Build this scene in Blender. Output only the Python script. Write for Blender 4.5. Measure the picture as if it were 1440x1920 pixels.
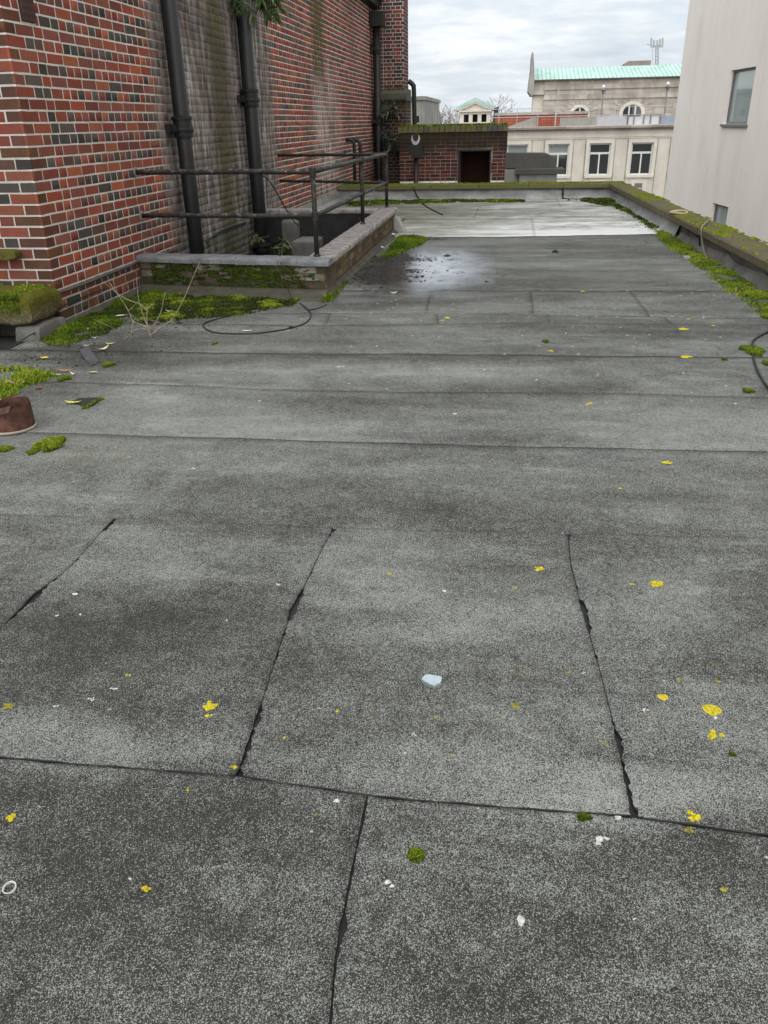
import bpy, math, random
import numpy as np
from mathutils import Matrix, Vector
rad = math.radians
random.seed(7); rng = np.random.default_rng(7)
for o in list(bpy.data.objects): bpy.data.objects.remove(o)
SC = bpy.context.scene; COL = SC.collection

# ------------------------------------------------------------------ camera
H = 1.40
FPX, PITCH, YAW, ROLL = 1509.87, .450884, -.152421, -.020852      # focal length in photo pixels (1440 x 1920)
def cam_axes():
    cy, sy, cp, sp = math.cos(YAW), math.sin(YAW), math.cos(PITCH), math.sin(PITCH)
    f = np.array([sy*cp, cy*cp, -sp]); rt = np.array([cy, -sy, 0.]); up = np.cross(rt, f)
    c, s = math.cos(ROLL), math.sin(ROLL)
    return c*rt + s*up, -s*rt + c*up, f
CA, CB, CC = cam_axes()
cam = bpy.data.cameras.new('camera'); camo = bpy.data.objects.new('camera', cam); COL.objects.link(camo)
cam.sensor_fit = 'VERTICAL'; cam.sensor_height = 24.0; cam.lens = 24.0*FPX/1920
cam.clip_start = .05; cam.clip_end = 3000
M = Matrix.Identity(4)
for i in range(3): M[i][0], M[i][1], M[i][2] = CA[i], CB[i], -CC[i]
M[2][3] = H
camo.matrix_world = M
SC.camera = camo

# ------------------------------------------------------------------ light
SUN_EL, SUN_AZ = 50, 182            # broad veiled sun behind the camera (azimuth clockwise from +Y)
w = bpy.data.worlds.new('World'); SC.world = w; w.use_nodes = True
N = w.node_tree.nodes; L = w.node_tree.links; N.clear()
out = N.new('ShaderNodeOutputWorld'); bg = N.new('ShaderNodeBackground'); L.new(bg.outputs[0], out.inputs[0])
sky = N.new('ShaderNodeTexSky'); sky.sky_type = 'NISHITA'; sky.sun_disc = False
sky.sun_elevation = rad(SUN_EL); sky.sun_rotation = rad(SUN_AZ); sky.dust_density = 3
tc = N.new('ShaderNodeTexCoord'); sep = N.new('ShaderNodeSeparateXYZ'); L.new(tc.outputs['Generated'], sep.inputs[0])
def wm(op, a, b):
    n = N.new('ShaderNodeMath'); n.operation = op
    for i, v in enumerate((a, b)):
        if hasattr(v, 'links'): L.new(v, n.inputs[i])
        else: n.inputs[i].default_value = v
    return n.outputs[0]
den = wm('ADD', wm('ABSOLUTE', sep.outputs[2], 0), .22)
cmb = N.new('ShaderNodeCombineXYZ')
L.new(wm('DIVIDE', sep.outputs[0], den), cmb.inputs[0]); L.new(wm('DIVIDE', sep.outputs[1], den), cmb.inputs[1])
def wnoise(sc, det, rough, off=0):
    mp = N.new('ShaderNodeMapping'); L.new(cmb.outputs[0], mp.inputs[0]); mp.inputs['Location'].default_value = (off, off*.7, 0)
    mp.inputs['Scale'].default_value = (1, 1.5, 1)
    n = N.new('ShaderNodeTexNoise'); L.new(mp.outputs[0], n.inputs['Vector'])
    n.inputs['Scale'].default_value = sc; n.inputs['Detail'].default_value = det; n.inputs['Roughness'].default_value = rough
    return n.outputs['Fac']
cr = N.new('ShaderNodeValToRGB'); e = cr.color_ramp.elements
e[0].position = .36; e[0].color = (4.1, 4.7, 5.45, 1); e[1].position = .64; e[1].color = (8.3, 8.3, 8.2, 1)
m_ = e.new(.5); m_.color = (5.6, 6.05, 6.5, 1)
L.new(wm('ADD', wm('MULTIPLY', wnoise(.75, 6, .55, 3.1), .65), wm('MULTIPLY', wnoise(3.6, 7, .6, 8.4), .35)), cr.inputs[0])
mx = N.new('ShaderNodeMix'); mx.data_type = 'RGBA'; mx.inputs[0].default_value = .88
L.new(sky.outputs[0], mx.inputs[6]); L.new(cr.outputs[0], mx.inputs[7]); L.new(mx.outputs[2], bg.inputs[0])
bg.inputs[1].default_value = .084
sun = bpy.data.lights.new('sun', 'SUN'); suno = bpy.data.objects.new('sun', sun); COL.objects.link(suno)
sun.energy = 1.5; sun.angle = rad(110); sun.color = (1, .965, .92)
el, az = rad(SUN_EL), rad(SUN_AZ)
sd = Vector((math.sin(az)*math.cos(el), math.cos(az)*math.cos(el), math.sin(el)))
suno.rotation_euler = sd.to_track_quat('Z', 'Y').to_euler(); suno.location = (6, -20, 30)
vs = SC.view_settings; vs.view_transform = 'Standard'; vs.look = 'None'; vs.exposure = 0.82; vs.gamma = 1; vs.use_curve_mapping = False
SC.cycles.use_denoising = True; SC.cycles.max_bounces = 4; SC.cycles.diffuse_bounces = 3; SC.cycles.glossy_bounces = 2; SC.cycles.transmission_bounces = 3

# ------------------------------------------------------------------ where a pixel of the photo lies on a known plane
def ray(x, y): return (x-720)/FPX*CA - (y-960)/FPX*CB + CC
O0 = np.array([0, 0, H])
def G(x, y, z=0.): d = ray(x, y); return d*((z-H)/d[2]) + O0
def WX(x, y, X): d = ray(x, y); return d*(X/d[0]) + O0
def WY(x, y, Y): d = ray(x, y); return d*(Y/d[1]) + O0
def project(P):
    v = np.asarray(P, float) - O0; wz = v @ CC
    return 720 + FPX*(v @ CA)/wz, 960 - FPX*(v @ CB)/wz, wz
_ph = rng.uniform(0, 6.28, 20)
def und(x, y):                       # gentle unevenness of the old roof
    return (.0035*np.sin(1.9*x + .6*y + _ph[0]) + .003*np.sin(4.1*y - .9*x + _ph[1]) + .0016*np.sin(7.3*x + 5.1*y + _ph[2])
            + .0012*np.sin(11.*y + 2.*x + _ph[3]) + .0006*np.sin(23.*x - 9*y + _ph[4]))
def gz(x, y): return float(und(x, y))

# ------------------------------------------------------------------ mesh helpers
class MB:
    def __init__(s): s.v = []; s.f = []; s.mi = []
    def add(s, vs, fs, mi=0):
        b = len(s.v); s.v += [tuple(map(float, p)) for p in vs]; s.f += [tuple(b+i for i in f) for f in fs]; s.mi += [mi]*len(fs); return s
    def build(s, name, mat, parent=None, smooth=False, kind=None, origin=None):
        me = bpy.data.meshes.new(name)
        vv = s.v
        if origin is not None: vv = [(a-origin[0], b-origin[1], c-origin[2]) for a, b, c in vv]
        me.from_pydata(vv, [], s.f)
        for m in (mat if isinstance(mat, (list, tuple)) else [mat]): me.materials.append(m)
        if any(s.mi): me.polygons.foreach_set('material_index', s.mi)
        if smooth: me.polygons.foreach_set('use_smooth', [True]*len(s.f))
        me.update()
        o = bpy.data.objects.new(name, me); COL.objects.link(o)
        if origin is not None: o.location = origin
        if parent is not None: o.parent = parent
        if kind: o['kind'] = kind
        return o
BF = [(0,3,2,1), (4,5,6,7), (0,1,5,4), (1,2,6,5), (2,3,7,6), (3,0,4,7)]
def box(mb, x0, x1, y0, y1, z0, z1, mi=0):
    return mb.add([(x0,y0,z0),(x1,y0,z0),(x1,y1,z0),(x0,y1,z0),(x0,y0,z1),(x1,y0,z1),(x1,y1,z1),(x0,y1,z1)], BF, mi)
def mbox(mb, mp, u0, u1, z0, z1, d0, d1, mi=0):      # box on a wall: u along, z up, d outward
    return mb.add([mp(u0,z0,d1),mp(u1,z0,d1),mp(u1,z0,d0),mp(u0,z0,d0),mp(u0,z1,d1),mp(u1,z1,d1),mp(u1,z1,d0),mp(u0,z1,d0)], BF, mi)
def bevbox(mb, x0, x1, y0, y1, z0, z1, c=.01, j=0.):  # box with a chamfered top
    r = lambda: random.uniform(-j, j)
    v = [(x0+r(),y0+r(),z0),(x1+r(),y0+r(),z0),(x1+r(),y1+r(),z0),(x0+r(),y1+r(),z0)]
    v += [(x0+r(),y0+r(),z1-c+r()),(x1+r(),y0+r(),z1-c+r()),(x1+r(),y1+r(),z1-c+r()),(x0+r(),y1+r(),z1-c+r())]
    v += [(x0+c+r(),y0+c+r(),z1+r()),(x1-c+r(),y0+c+r(),z1+r()),(x1-c+r(),y1-c+r(),z1+r()),(x0+c+r(),y1-c+r(),z1+r())]
    f = [(0,3,2,1)] + [(i,(i+1)%4,4+(i+1)%4,4+i) for i in range(4)] + [(4+i,4+(i+1)%4,8+(i+1)%4,8+i) for i in range(4)] + [(8,9,10,11)]
    return mb.add(v, f)
def frame_of(d):
    d = np.asarray(d, float); d = d/np.linalg.norm(d)
    a = np.array([0,0,1.]) if abs(d[2]) < .9 else np.array([1.,0,0])
    u = np.cross(d, a); u /= np.linalg.norm(u); return u, np.cross(d, u)
def tube(mb, pts, r, n=8, caps=True, mi=0):
    pts = [np.asarray(p, float) for p in pts]; k = len(pts)
    rr = r if hasattr(r, '__len__') else [r]*k
    vs, fs = [], []; pu = None
    for i, p in enumerate(pts):
        d = pts[min(i+1,k-1)] - pts[max(i-1,0)]
        if np.linalg.norm(d) < 1e-9: d = np.array([0,0,1.])
        u, v = frame_of(d)
        if pu is not None:
            dn = d/np.linalg.norm(d); u = pu - dn*(pu@dn); nu = np.linalg.norm(u)
            u = u/nu if nu > 1e-6 else frame_of(d)[0]; v = np.cross(dn, u)
        pu = u
        for j in range(n):
            a = 2*math.pi*j/n; vs.append(p + rr[i]*(math.cos(a)*u + math.sin(a)*v))
    for i in range(k-1):
        for j in range(n): fs.append((i*n+j, i*n+(j+1)%n, (i+1)*n+(j+1)%n, (i+1)*n+j))
    if caps: fs.append(tuple(range(n-1,-1,-1))); fs.append(tuple((k-1)*n+j for j in range(n)))
    return mb.add(vs, fs, mi)
def smooth_pts(pts, sub=6):                           # Catmull-Rom
    P = [np.asarray(p, float) for p in pts]; P = [2*P[0]-P[1]] + P + [2*P[-1]-P[-2]]; o = []
    for i in range(1, len(P)-2):
        for t in np.linspace(0, 1, sub, endpoint=False):
            o.append(.5*((2*P[i]) + (-P[i-1]+P[i+1])*t + (2*P[i-1]-5*P[i]+4*P[i+1]-P[i+2])*t*t + (-P[i-1]+3*P[i]-3*P[i+1]+P[i+2])*t**3))
    o.append(P[-2]); return o
def lathe(mb, prof, c, n=20, mi=0):
    vs = [(c[0]+r*math.cos(2*math.pi*j/n), c[1]+r*math.sin(2*math.pi*j/n), c[2]+z) for r, z in prof for j in range(n)]
    fs = [(i*n+j, i*n+(j+1)%n, (i+1)*n+(j+1)%n, (i+1)*n+j) for i in range(len(prof)-1) for j in range(n)]
    return mb.add(vs, fs, mi)
def prism(mb, poly, mp, d0, d1, mi=0):                # polygon (u,z) pulled from d0 to d1
    n = len(poly)
    vs = [mp(u,z,d1) for u, z in poly] + [mp(u,z,d0) for u, z in poly]
    fs = [tuple(range(n)), tuple(range(2*n-1, n-1, -1))] + [(i, n+i, n+(i+1)%n, (i+1)%n) for i in range(n)]
    return mb.add(vs, fs, mi)
def wall_with_holes(mb, mp, u0, u1, z0, z1, holes, depth, mi=0):
    us = sorted({u0,u1} | {h[0] for h in holes} | {h[1] for h in holes}); zs = sorted({z0,z1} | {h[2] for h in holes} | {h[3] for h in holes})
    us = [u for u in us if u0 <= u <= u1]; zs = [z for z in zs if z0 <= z <= z1]
    for a, b in zip(us, us[1:]):
        for c, d in zip(zs, zs[1:]):
            mu, mz = (a+b)/2, (c+d)/2
            if any(h[0] < mu < h[1] and h[2] < mz < h[3] for h in holes): continue
            mb.add([mp(a,c,0),mp(b,c,0),mp(b,d,0),mp(a,d,0)], [(0,1,2,3)], mi)
    for a, b, c, d in holes:
        q = [(a,c),(b,c),(b,d),(a,d)]
        for i in range(4):
            p, r = q[i], q[(i+1)%4]
            mb.add([mp(*p,0),mp(*r,0),mp(*r,-depth),mp(*p,-depth)], [(3,2,1,0)], mi)
def empty(name, loc, label, cat, group=None):
    o = bpy.data.objects.new(name, None); COL.objects.link(o); o.location = loc; o.empty_display_size = .1
    EMP[o.name] = loc
    return tag(o, label, cat, group)
EMP = {}
def tag(o, label=None, cat=None, group=None, kind=None):
    if label: o['label'] = label
    if cat: o['category'] = cat
    if group: o['group'] = group
    if kind: o['kind'] = kind
    return o
def part(mb, name, mat, root, smooth=False, kind=None):      # a part given in world coordinates
    o = mb.build(name, mat, None, smooth, kind)
    o.parent = root
    r = root; off = Vector((0,0,0))
    while r is not None: off += r.location; r = r.parent
    o.location = -off
    return o
def thing(mb, name, mat, label, cat, group=None, smooth=False, kind=None):
    vs = np.array(mb.v); c = vs.mean(0); c[2] = vs[:,2].min()
    return tag(mb.build(name, mat, None, smooth, kind, origin=tuple(c)), label, cat, group)
def bulk(name, V, F, mat, attr=None, parent=None, smooth=False):   # numpy verts and equal-sided faces
    me = bpy.data.meshes.new(name); k = F.shape[1]
    me.vertices.add(len(V)); me.vertices.foreach_set('co', np.asarray(V, np.float32).ravel())
    me.loops.add(F.size); me.loops.foreach_set('vertex_index', F.astype(np.int32).ravel())
    me.polygons.add(len(F)); me.polygons.foreach_set('loop_start', np.arange(0, F.size, k, dtype=np.int32)); 
    if attr is not None:
        a = me.attributes.new('col', 'FLOAT_COLOR', 'FACE'); a.data.foreach_set('color', np.asarray(attr, np.float32).ravel())
    me.materials.append(mat); me.update(calc_edges=True); me.validate()
    if smooth: me.polygons.foreach_set('use_smooth', [True]*len(F))
    o = bpy.data.objects.new(name, me); COL.objects.link(o)
    if parent is not None: o.parent = parent; o.location = -parent.location
    return o

# ------------------------------------------------------------------ materials
class MT:
    def __init__(s, name):
        s.m = bpy.data.materials.new(name); s.m.use_nodes = True; s.N = s.m.node_tree.nodes; s.L = s.m.node_tree.links
        s.b = s.N['Principled BSDF']; s.p = s.N.new('ShaderNodeNewGeometry').outputs['Position']
    def put(s, sock, v):
        if hasattr(v, 'links'): s.L.new(v, sock)
        elif isinstance(v, (tuple, list)) and len(v) == 3 and sock.type == 'RGBA': sock.default_value = (*v, 1)
        else: sock.default_value = v
    def math(s, op, a, b=0., c=None, clamp=False):
        n = s.N.new('ShaderNodeMath'); n.operation = op; n.use_clamp = clamp
        s.put(n.inputs[0], a); s.put(n.inputs[1], b)
        if c is not None: s.put(n.inputs[2], c)
        return n.outputs[0]
    def vec(s, sc=(1,1,1), off=(0,0,0), src=None):
        n = s.N.new('ShaderNodeMapping'); s.L.new(src or s.p, n.inputs[0]); n.inputs['Scale'].default_value = sc; n.inputs['Location'].default_value = off
        return n.outputs[0]
    def noise(s, scale, det=4, rough=.55, vec=None, out='Fac', dist=0):
        n = s.N.new('ShaderNodeTexNoise'); s.L.new(vec or s.p, n.inputs['Vector']); n.inputs['Scale'].default_value = scale
        n.inputs['Detail'].default_value = det; n.inputs['Roughness'].default_value = rough; n.inputs['Distortion'].default_value = dist
        return n.outputs[out]
    def voro(s, scale, vec=None, out='Color', feature='F1'):
        n = s.N.new('ShaderNodeTexVoronoi'); s.L.new(vec or s.p, n.inputs['Vector']); n.inputs['Scale'].default_value = scale; n.feature = feature
        return n.outputs[out]
    def sep(s, v):
        n = s.N.new('ShaderNodeSeparateXYZ'); s.L.new(v, n.inputs[0]); return n.outputs
    def ss(s, v, a, b):                                # smooth step a..b -> 0..1
        n = s.N.new('ShaderNodeMapRange'); n.interpolation_type = 'SMOOTHSTEP'; s.put(n.inputs['Value'], v)
        lo, hi, t0, t1 = (a, b, 0, 1) if not (isinstance(a, (int,float)) and isinstance(b, (int,float)) and a > b) else (b, a, 1, 0)
        s.put(n.inputs['From Min'], lo); s.put(n.inputs['From Max'], hi); n.inputs['To Min'].default_value = t0; n.inputs['To Max'].default_value = t1
        return n.outputs[0]
    def mix(s, f, a, b, mode='MIX'):
        n = s.N.new('ShaderNodeMix'); n.data_type = 'RGBA'; n.blend_type = mode
        s.put(n.inputs[0], f); s.put(n.inputs[6], a); s.put(n.inputs[7], b); return n.outputs[2]
    def ramp(s, f, stops):
        n = s.N.new('ShaderNodeValToRGB'); s.put(n.inputs[0], f); e = n.color_ramp.elements
        e[0].position, e[0].color = stops[0][0], (*stops[0][1], 1); e[1].position, e[1].color = stops[-1][0], (*stops[-1][1], 1)
        for p, c in stops[1:-1]: x = e.new(p); x.color = (*c, 1)
        return n.outputs[0]
    def band(s, v, a, b, c, d): return s.math('MULTIPLY', s.ss(v, a, b), s.ss(v, d, c))
    def blob(s, cx, cy, rx, ry, soft=.5, wob=.5, nz=None):
        x, y, z = s.xyz()
        dx = s.math('DIVIDE', s.math('SUBTRACT', x, cx), rx); dy = s.math('DIVIDE', s.math('SUBTRACT', y, cy), ry)
        d = s.math('SQRT', s.math('ADD', s.math('MULTIPLY', dx, dx), s.math('MULTIPLY', dy, dy)))
        d = s.math('ADD', d, s.math('MULTIPLY', s.math('SUBTRACT', nz if nz is not None else s.noise(3, 3), .5), wob*2))
        return s.ss(d, 1.0, 1.0-soft)
    def xyz(s):
        if not hasattr(s, '_x'): s._x = s.sep(s.p)
        return s._x
    def out(s, col, rough=.85, bump=None, bs=.4, bd=.004, spec=.3, metal=0.):
        s.put(s.b.inputs['Base Color'], col); s.put(s.b.inputs['Roughness'], rough)
        s.b.inputs['Specular IOR Level'].default_value = spec; s.b.inputs['Metallic'].default_value = metal
        if bump is not None:
            n = s.N.new('ShaderNodeBump'); n.inputs['Strength'].default_value = bs; n.inputs['Distance'].default_value = bd
            s.put(n.inputs['Height'], bump); s.L.new(n.outputs[0], s.b.inputs['Normal'])
        return s.m
def simple(name, col, rough=.8, var=.25, scale=6, bs=.3, bd=.004, spec=.3, metal=0., fine=60):
    t = MT(name); n = t.noise(scale, 5, .6); f = t.noise(fine, 3, .6)
    k = t.math('ADD', t.math('MULTIPLY', n, .7), t.math('MULTIPLY', f, .3))
    c = t.ramp(k, [(.3, tuple(v*(1-var) for v in col)), (.7, tuple(min(1, v*(1+var)) for v in col))])
    return t.out(c, rough, f, bs, bd, spec, metal)

def felt_material():
    t = MT('mineral_felt'); x, y, z = t.xyz()
    streak = t.noise(1.0, 5, .62, t.vec((.55, 1.9, 1), (3.3, 0, 0)))          # bands of dirt along the sheets
    big = t.noise(.75, 5, .6, t.vec((.8, 1.2, 1), (8, 2, 0)))
    mid = t.noise(5, 5, .65, t.vec((.7, 1.2, 1)))
    d = t.math('ADD', t.math('MULTIPLY', streak, .55), t.math('ADD', t.math('MULTIPLY', big, .35), t.math('MULTIPLY', mid, .22)))
    at = t.N.new('ShaderNodeAttribute'); at.attribute_name = 'stain'; sr, sg, sb = t.sep(at.outputs['Color'])   # stains with a place of their own
    d = t.math('ADD', d, t.math('SUBTRACT', sr, .5))
    n4 = t.noise(34, 4, .8); n5 = t.noise(12, 4, .75, t.vec((1.1, .8, 1), (4, 7, 0)))
    d = t.math('ADD', d, t.math('ADD', t.math('MULTIPLY', t.math('SUBTRACT', n4, .5), .32), t.math('MULTIPLY', t.math('SUBTRACT', n5, .5), .26)))
    tide = t.math('MULTIPLY', t.band(streak, .545, .565, .567, .60), t.ss(mid, .35, .6))      # dried tide marks
    d = t.math('ADD', d, t.math('MULTIPLY', tide, .07))
    v1 = t.sep(t.voro(680))[0]; v2 = t.sep(t.voro(430, t.vec((1,1,1), (5,3,1))))[1]; n3 = t.noise(260, 3, .75)
    grain = t.math('ADD', t.math('MULTIPLY', v1, .54), t.math('ADD', t.math('MULTIPLY', v2, .30), t.math('MULTIPLY', n3, .16)))
    thr = t.math('SUBTRACT', 1.09, t.math('MULTIPLY', d, .90))
    chip = t.ss(grain, t.math('SUBTRACT', thr, .09), t.math('ADD', thr, .15))
    base = t.mix(t.ss(d, .40, .68), (.046, .044, .037), (.080, .082, .072))
    base = t.mix(t.math('MULTIPLY', t.ss(grain, .58, .28), .75), base, (.016, .016, .015))
    pl = t.mix(n3, (.20, .207, .185), (.60, .625, .575))
    col = t.mix(t.math('MULTIPLY', chip, .9), base, pl)
    alg = t.math('MULTIPLY', sg, t.ss(mid, .4, .75))
    col = t.mix(t.math('MULTIPLY', alg, .35), col, (.12, .13, .03))
    return t.out(col, t.math('SUBTRACT', .86, t.math('MULTIPLY', sb, .30)), grain, .5, .0030, .28)

STAIN = [  # photo x, y, radius along x, radius along y, pale (+) or dark (-)
 (300,790,1.2,.75,.16), (900,700,1.5,.35,.13), (1330,800,1.0,1.1,.13), (700,1050,.32,.45,.12), (260,1060,.35,.35,.13), (830,1445,.95,.13,.17), (140,1400,.6,.12,.16),
 (1250,1130,.25,.25,.10), (1300,1480,.3,.1,.14), (430,700,.8,.25,.10), (240,900,.10,.5,.09), (330,900,.07,.6,.09), (620,880,.5,.06,.06), (1000,1150,.5,.12,.09), (600,1180,.5,.10,.08),
 (170,690,.85,.85,-.19), (650,760,1.0,.28,-.17), (300,1540,.42,.28,-.13), (1330,1200,.3,.22,-.14), (760,500,1.1,2.3,-.15), (250,1200,.35,.2,-.12), (880,1060,.5,.07,-.12),
 (700,670,1.4,.10,-.12), (900,505,1.8,.25,-.09), (850,900,.6,.12,-.09), (1320,1250,.25,.15,-.10), (560,1420,.2,.06,.06), (900,1750,.3,.25,-.07), (500,1250,.2,.2,-.08)]
def stain_map(x, y):
    wv = .5*np.sin(x*5.1+y*2.3+1) + .35*np.sin(y*8.7-x*3.1) + .3*np.sin(x*14.3+y*9.1) + .25*np.sin(y*23-x*11) + .2*np.sin(x*31+y*27)
    def bl(px, py, rx, ry):
        g = G(px, py); dd = np.hypot((x-g[0])/rx, (y-g[1])/ry) + .28*wv; q = np.clip((1.15-dd)/.95, 0, 1); return q*q*(3-2*q)
    p = .5 + sum((.90 if a > 0 else .50)*a*bl(px, py, rx, ry) for px, py, rx, ry, a in STAIN)
    p = p - .055*np.clip((1.55-y)/.3, 0, 1) - .015*np.clip((3.0-y)/.4, 0, 1)
    alg = np.clip(bl(420, 660, .9, .3) + bl(160, 850, .5, .4), 0, 1)*.8
    wet = np.clip(bl(770, 498, 1.2, 2.4) + .6*bl(170, 690, .85, .85), 0, 1)
    return np.stack([np.clip(p, 0, 1), alg, wet, np.ones_like(x)], -1)
def silver_material():
    t = MT('silvered_felt'); x, y, z = t.xyz()
    s1 = t.noise(1.1, 6, .68, t.vec((.65, 1.5, 1), (2, 1, 0))); s2 = t.noise(5, 5, .7, t.vec((.6, 1.4, 1)))
    k = t.math('ADD', t.math('MULTIPLY', s1, .62), t.math('MULTIPLY', s2, .42))
    nearw = t.ss(y, 14.0, 11.5)
    k = t.math('ADD', k, t.math('SUBTRACT', t.math('MULTIPLY', nearw, .14), t.math('MULTIPLY', t.ss(x, .6, -1.6), .10)))
    col = t.ramp(k, [(.36, (.10, .090, .072)), (.47, (.20, .195, .165)), (.56, (.40, .40, .37)), (.66, (.70, .71, .69))])
    col = t.mix(t.math('MULTIPLY', t.math('MULTIPLY', t.ss(x, .8, -1.4), t.ss(s2, .35, .65)), .45), col, (.25, .27, .17))
    return t.out(col, .62, s2, .3, .006, .4)

def brick_material(name, src, wall=True, moss=None):
    t = MT(name); x, y, z = t.xyz()
    if src == 'object': c = t.N.new('ShaderNodeObjectInfo').outputs['Color']
    else:
        a = t.N.new('ShaderNodeAttribute'); a.attribute_name = 'col'; c = a.outputs['Color']
    f = t.noise(45, 5, .65); g = t.noise(9, 4, .6)
    c = t.mix(t.math('MULTIPLY', t.ss(f, .35, .75), .55), c, t.mix(.5, c, (.05, .03, .025)))
    c = t.mix(t.math('MULTIPLY', t.ss(g, .5, .8), .3), c, t.mix(.6, c, (.42, .22, .14)))
    if wall: c = grime(t, c, f, g, False)
    if moss: c = moss(t, c, f, g)
    return t.out(c, .88, t.math('ADD', f, t.math('MULTIPLY', g, .5)), .6, .004, .2)
def grime(t, c, f, g, mortar):
    """run-off stains on the long wall: soot between the pipes, moss streaks, lime bloom (world Y along the wall)"""
    x, y, z = t.xyz()
    wy = t.math('ADD', y, t.math('MULTIPLY', t.math('SUBTRACT', t.noise(1.1, 4, .6, t.vec((1, 1.2, .35))), .5), 1.1))
    fine = t.noise(7, 5, .7, t.vec((1, 1.5, .26)))
    onside = t.ss(x, -3.46, -3.44)
    soot = t.math('MULTIPLY', t.band(wy, 8.15, 8.65, 12.1, 12.9), t.ss(fine, .15, .38))
    soot = t.math('MULTIPLY', soot, onside)
    c = t.mix(t.math('MULTIPLY', soot, .86 if mortar else .88), c, t.mix(t.ss(fine, .34, .74), t.ramp(t.noise(1.3, 3, .6, t.vec((1, 1.5, .6))), [(.35, (.035, .032, .028)), (.65, (.12, .11, .10))]), (.44, .42, .39)))
    lime = t.math('MULTIPLY', t.math('ADD', t.band(wy, 8.85, 9.2, 9.5, 9.9), t.band(wy, 11.1, 11.4, 11.8, 12.3)), t.ss(fine, .50, .68))
    lime = t.math('ADD', lime, t.math('MULTIPLY', t.math('MULTIPLY', t.band(wy, 15.0, 15.8, 16.6, 18.0), t.ss(z, 2.6, 1.9)), t.ss(fine, .38, .62)))
    c = t.mix(t.math('MULTIPLY', t.math('MULTIPLY', lime, onside), .72), c, (.60, .58, .55))
    run = t.math('ADD', t.band(wy, 9.9, 10.15, 10.35, 10.75), t.math('MULTIPLY', t.band(wy, 15.3, 15.7, 16.1, 16.6), t.ss(z, 1.8, 2.3)))
    run = t.math('MULTIPLY', t.math('MULTIPLY', run, onside), t.ss(fine, .30, .55))
    c = t.mix(t.math('MULTIPLY', run, .85), c, t.mix(f, (.028, .03, .014), (.13, .135, .025)))
    c = t.mix(t.math('MULTIPLY', t.math('MULTIPLY', t.ss(t.noise(.55, 4, .65), .45, .7), onside), .38), c, (.075, .055, .05))
    c = t.mix(t.math('MULTIPLY', t.ss(x, -3.436, -3.46), .30 if mortar else .42), c, (.05, .038, .032))
    foot = t.math('MULTIPLY', t.ss(z, .42, .05), t.ss(fine, .3, .6))
    return t.mix(t.math('MULTIPLY', foot, .55), c, t.mix(g, (.05, .045, .04), (.06, .07, .03)))
def mortar_material(name, col, wall=True, moss=None):
    t = MT(name); f = t.noise(60, 4, .65); g = t.noise(5, 5, .6)
    c = t.ramp(t.math('ADD', t.math('MULTIPLY', f, .4), t.math('MULTIPLY', g, .6)), [(.3, tuple(v*.72 for v in col)), (.65, col)])
    if wall: c = grime(t, c, f, g, True)
    if moss: c = moss(t, c, f, g)
    return t.out(c, .9, f, .6, .004, .2)
def shed_moss(t, c, f, g):
    x, y, z = t.xyz()
    k = t.math('ADD', z, t.math('MULTIPLY', t.math('SUBTRACT', t.noise(1.6, 4), .5), .8))
    c = t.mix(t.math('MULTIPLY', t.ss(k, .55, .95), .85), c, (.032, .028, .02))
    c = t.mix(t.math('MULTIPLY', t.math('MULTIPLY', t.ss(k, .95, 1.35), t.ss(f, .35, .6)), .85), c, (.075, .085, .018))
    return c
def stack_dirt(t, c, f, g):
    x, y, z = t.xyz()
    c = t.mix(t.math('MULTIPLY', t.ss(z, 2.3, 1.7), .55), c, (.04, .035, .028))
    return t.mix(t.math('MULTIPLY', t.band(z, 1.55, 1.8, 2.05, 2.3), t.ss(g, .3, .55)), c, (.05, .055, .02))
def kerb_moss(t, c, f, g):
    x, y, z = t.xyz()
    n = t.noise(2.2, 4, .6)
    front = t.math('MULTIPLY', t.ss(y, 7.30, 7.25), t.ss(t.math('ADD', x, t.math('MULTIPLY', n, .9)), -1.45, -1.85))
    c = t.mix(t.math('MULTIPLY', t.math('MULTIPLY', front, t.ss(t.noise(9, 4, .6), .33, .5)), .92), c, t.mix(f, (.025, .04, .008), (.085, .11, .015)))
    side = t.math('MULTIPLY', t.ss(t.noise(6, 4, .65), .42, .62), .6)
    return t.mix(side, c, (.055, .05, .025))

M_FELT = felt_material(); M_SILVER = silver_material()
t = MT('bitumen'); M_BIT = t.out(t.ramp(t.noise(40, 4), [(.3, (.012, .012, .012)), (.7, (.035, .034, .032))]), .6, t.noise(80, 3), .4, .003, .4)
M_BO = brick_material('brick_single', 'object'); M_BA = brick_material('brick_mass', 'attr')
M_MORT = mortar_material('pale_mortar', (.84, .80, .74))
M_BSHED = brick_material('shed_brick', 'object', False, shed_moss); M_MSHED = mortar_material('shed_mortar', (.34, .30, .265), False, shed_moss)
M_BSTK = brick_material('stack_brick', 'object', False, stack_dirt); M_MSTK = mortar_material('stack_mortar', (.56, .53, .49), False, stack_dirt)
M_BKERB = brick_material('kerb_brick', 'object', False, kerb_moss); M_MKERB = mortar_material('kerb_mortar', (.13, .115, .095), False, kerb_moss)
M_IRON = simple('black_iron', (.012, .0125, .013), .50, .35, 5, .35, .004, .5)
def rail_mat():
    t = MT('weathered_rail'); n = t.noise(22, 5, .7); z = t.noise(4, 3)
    nrm = t.N.new('ShaderNodeNewGeometry').outputs['Normal']; up = t.sep(nrm)[2]
    k = t.math('ADD', n, t.math('MULTIPLY', up, .10))
    c = t.ramp(k, [(.46, (.020, .020, .019)), (.62, (.050, .047, .038)), (.76, (.30, .29, .25))])
    return t.out(c, .65, n, .5, .004, .3)
M_RAIL = rail_mat()
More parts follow.
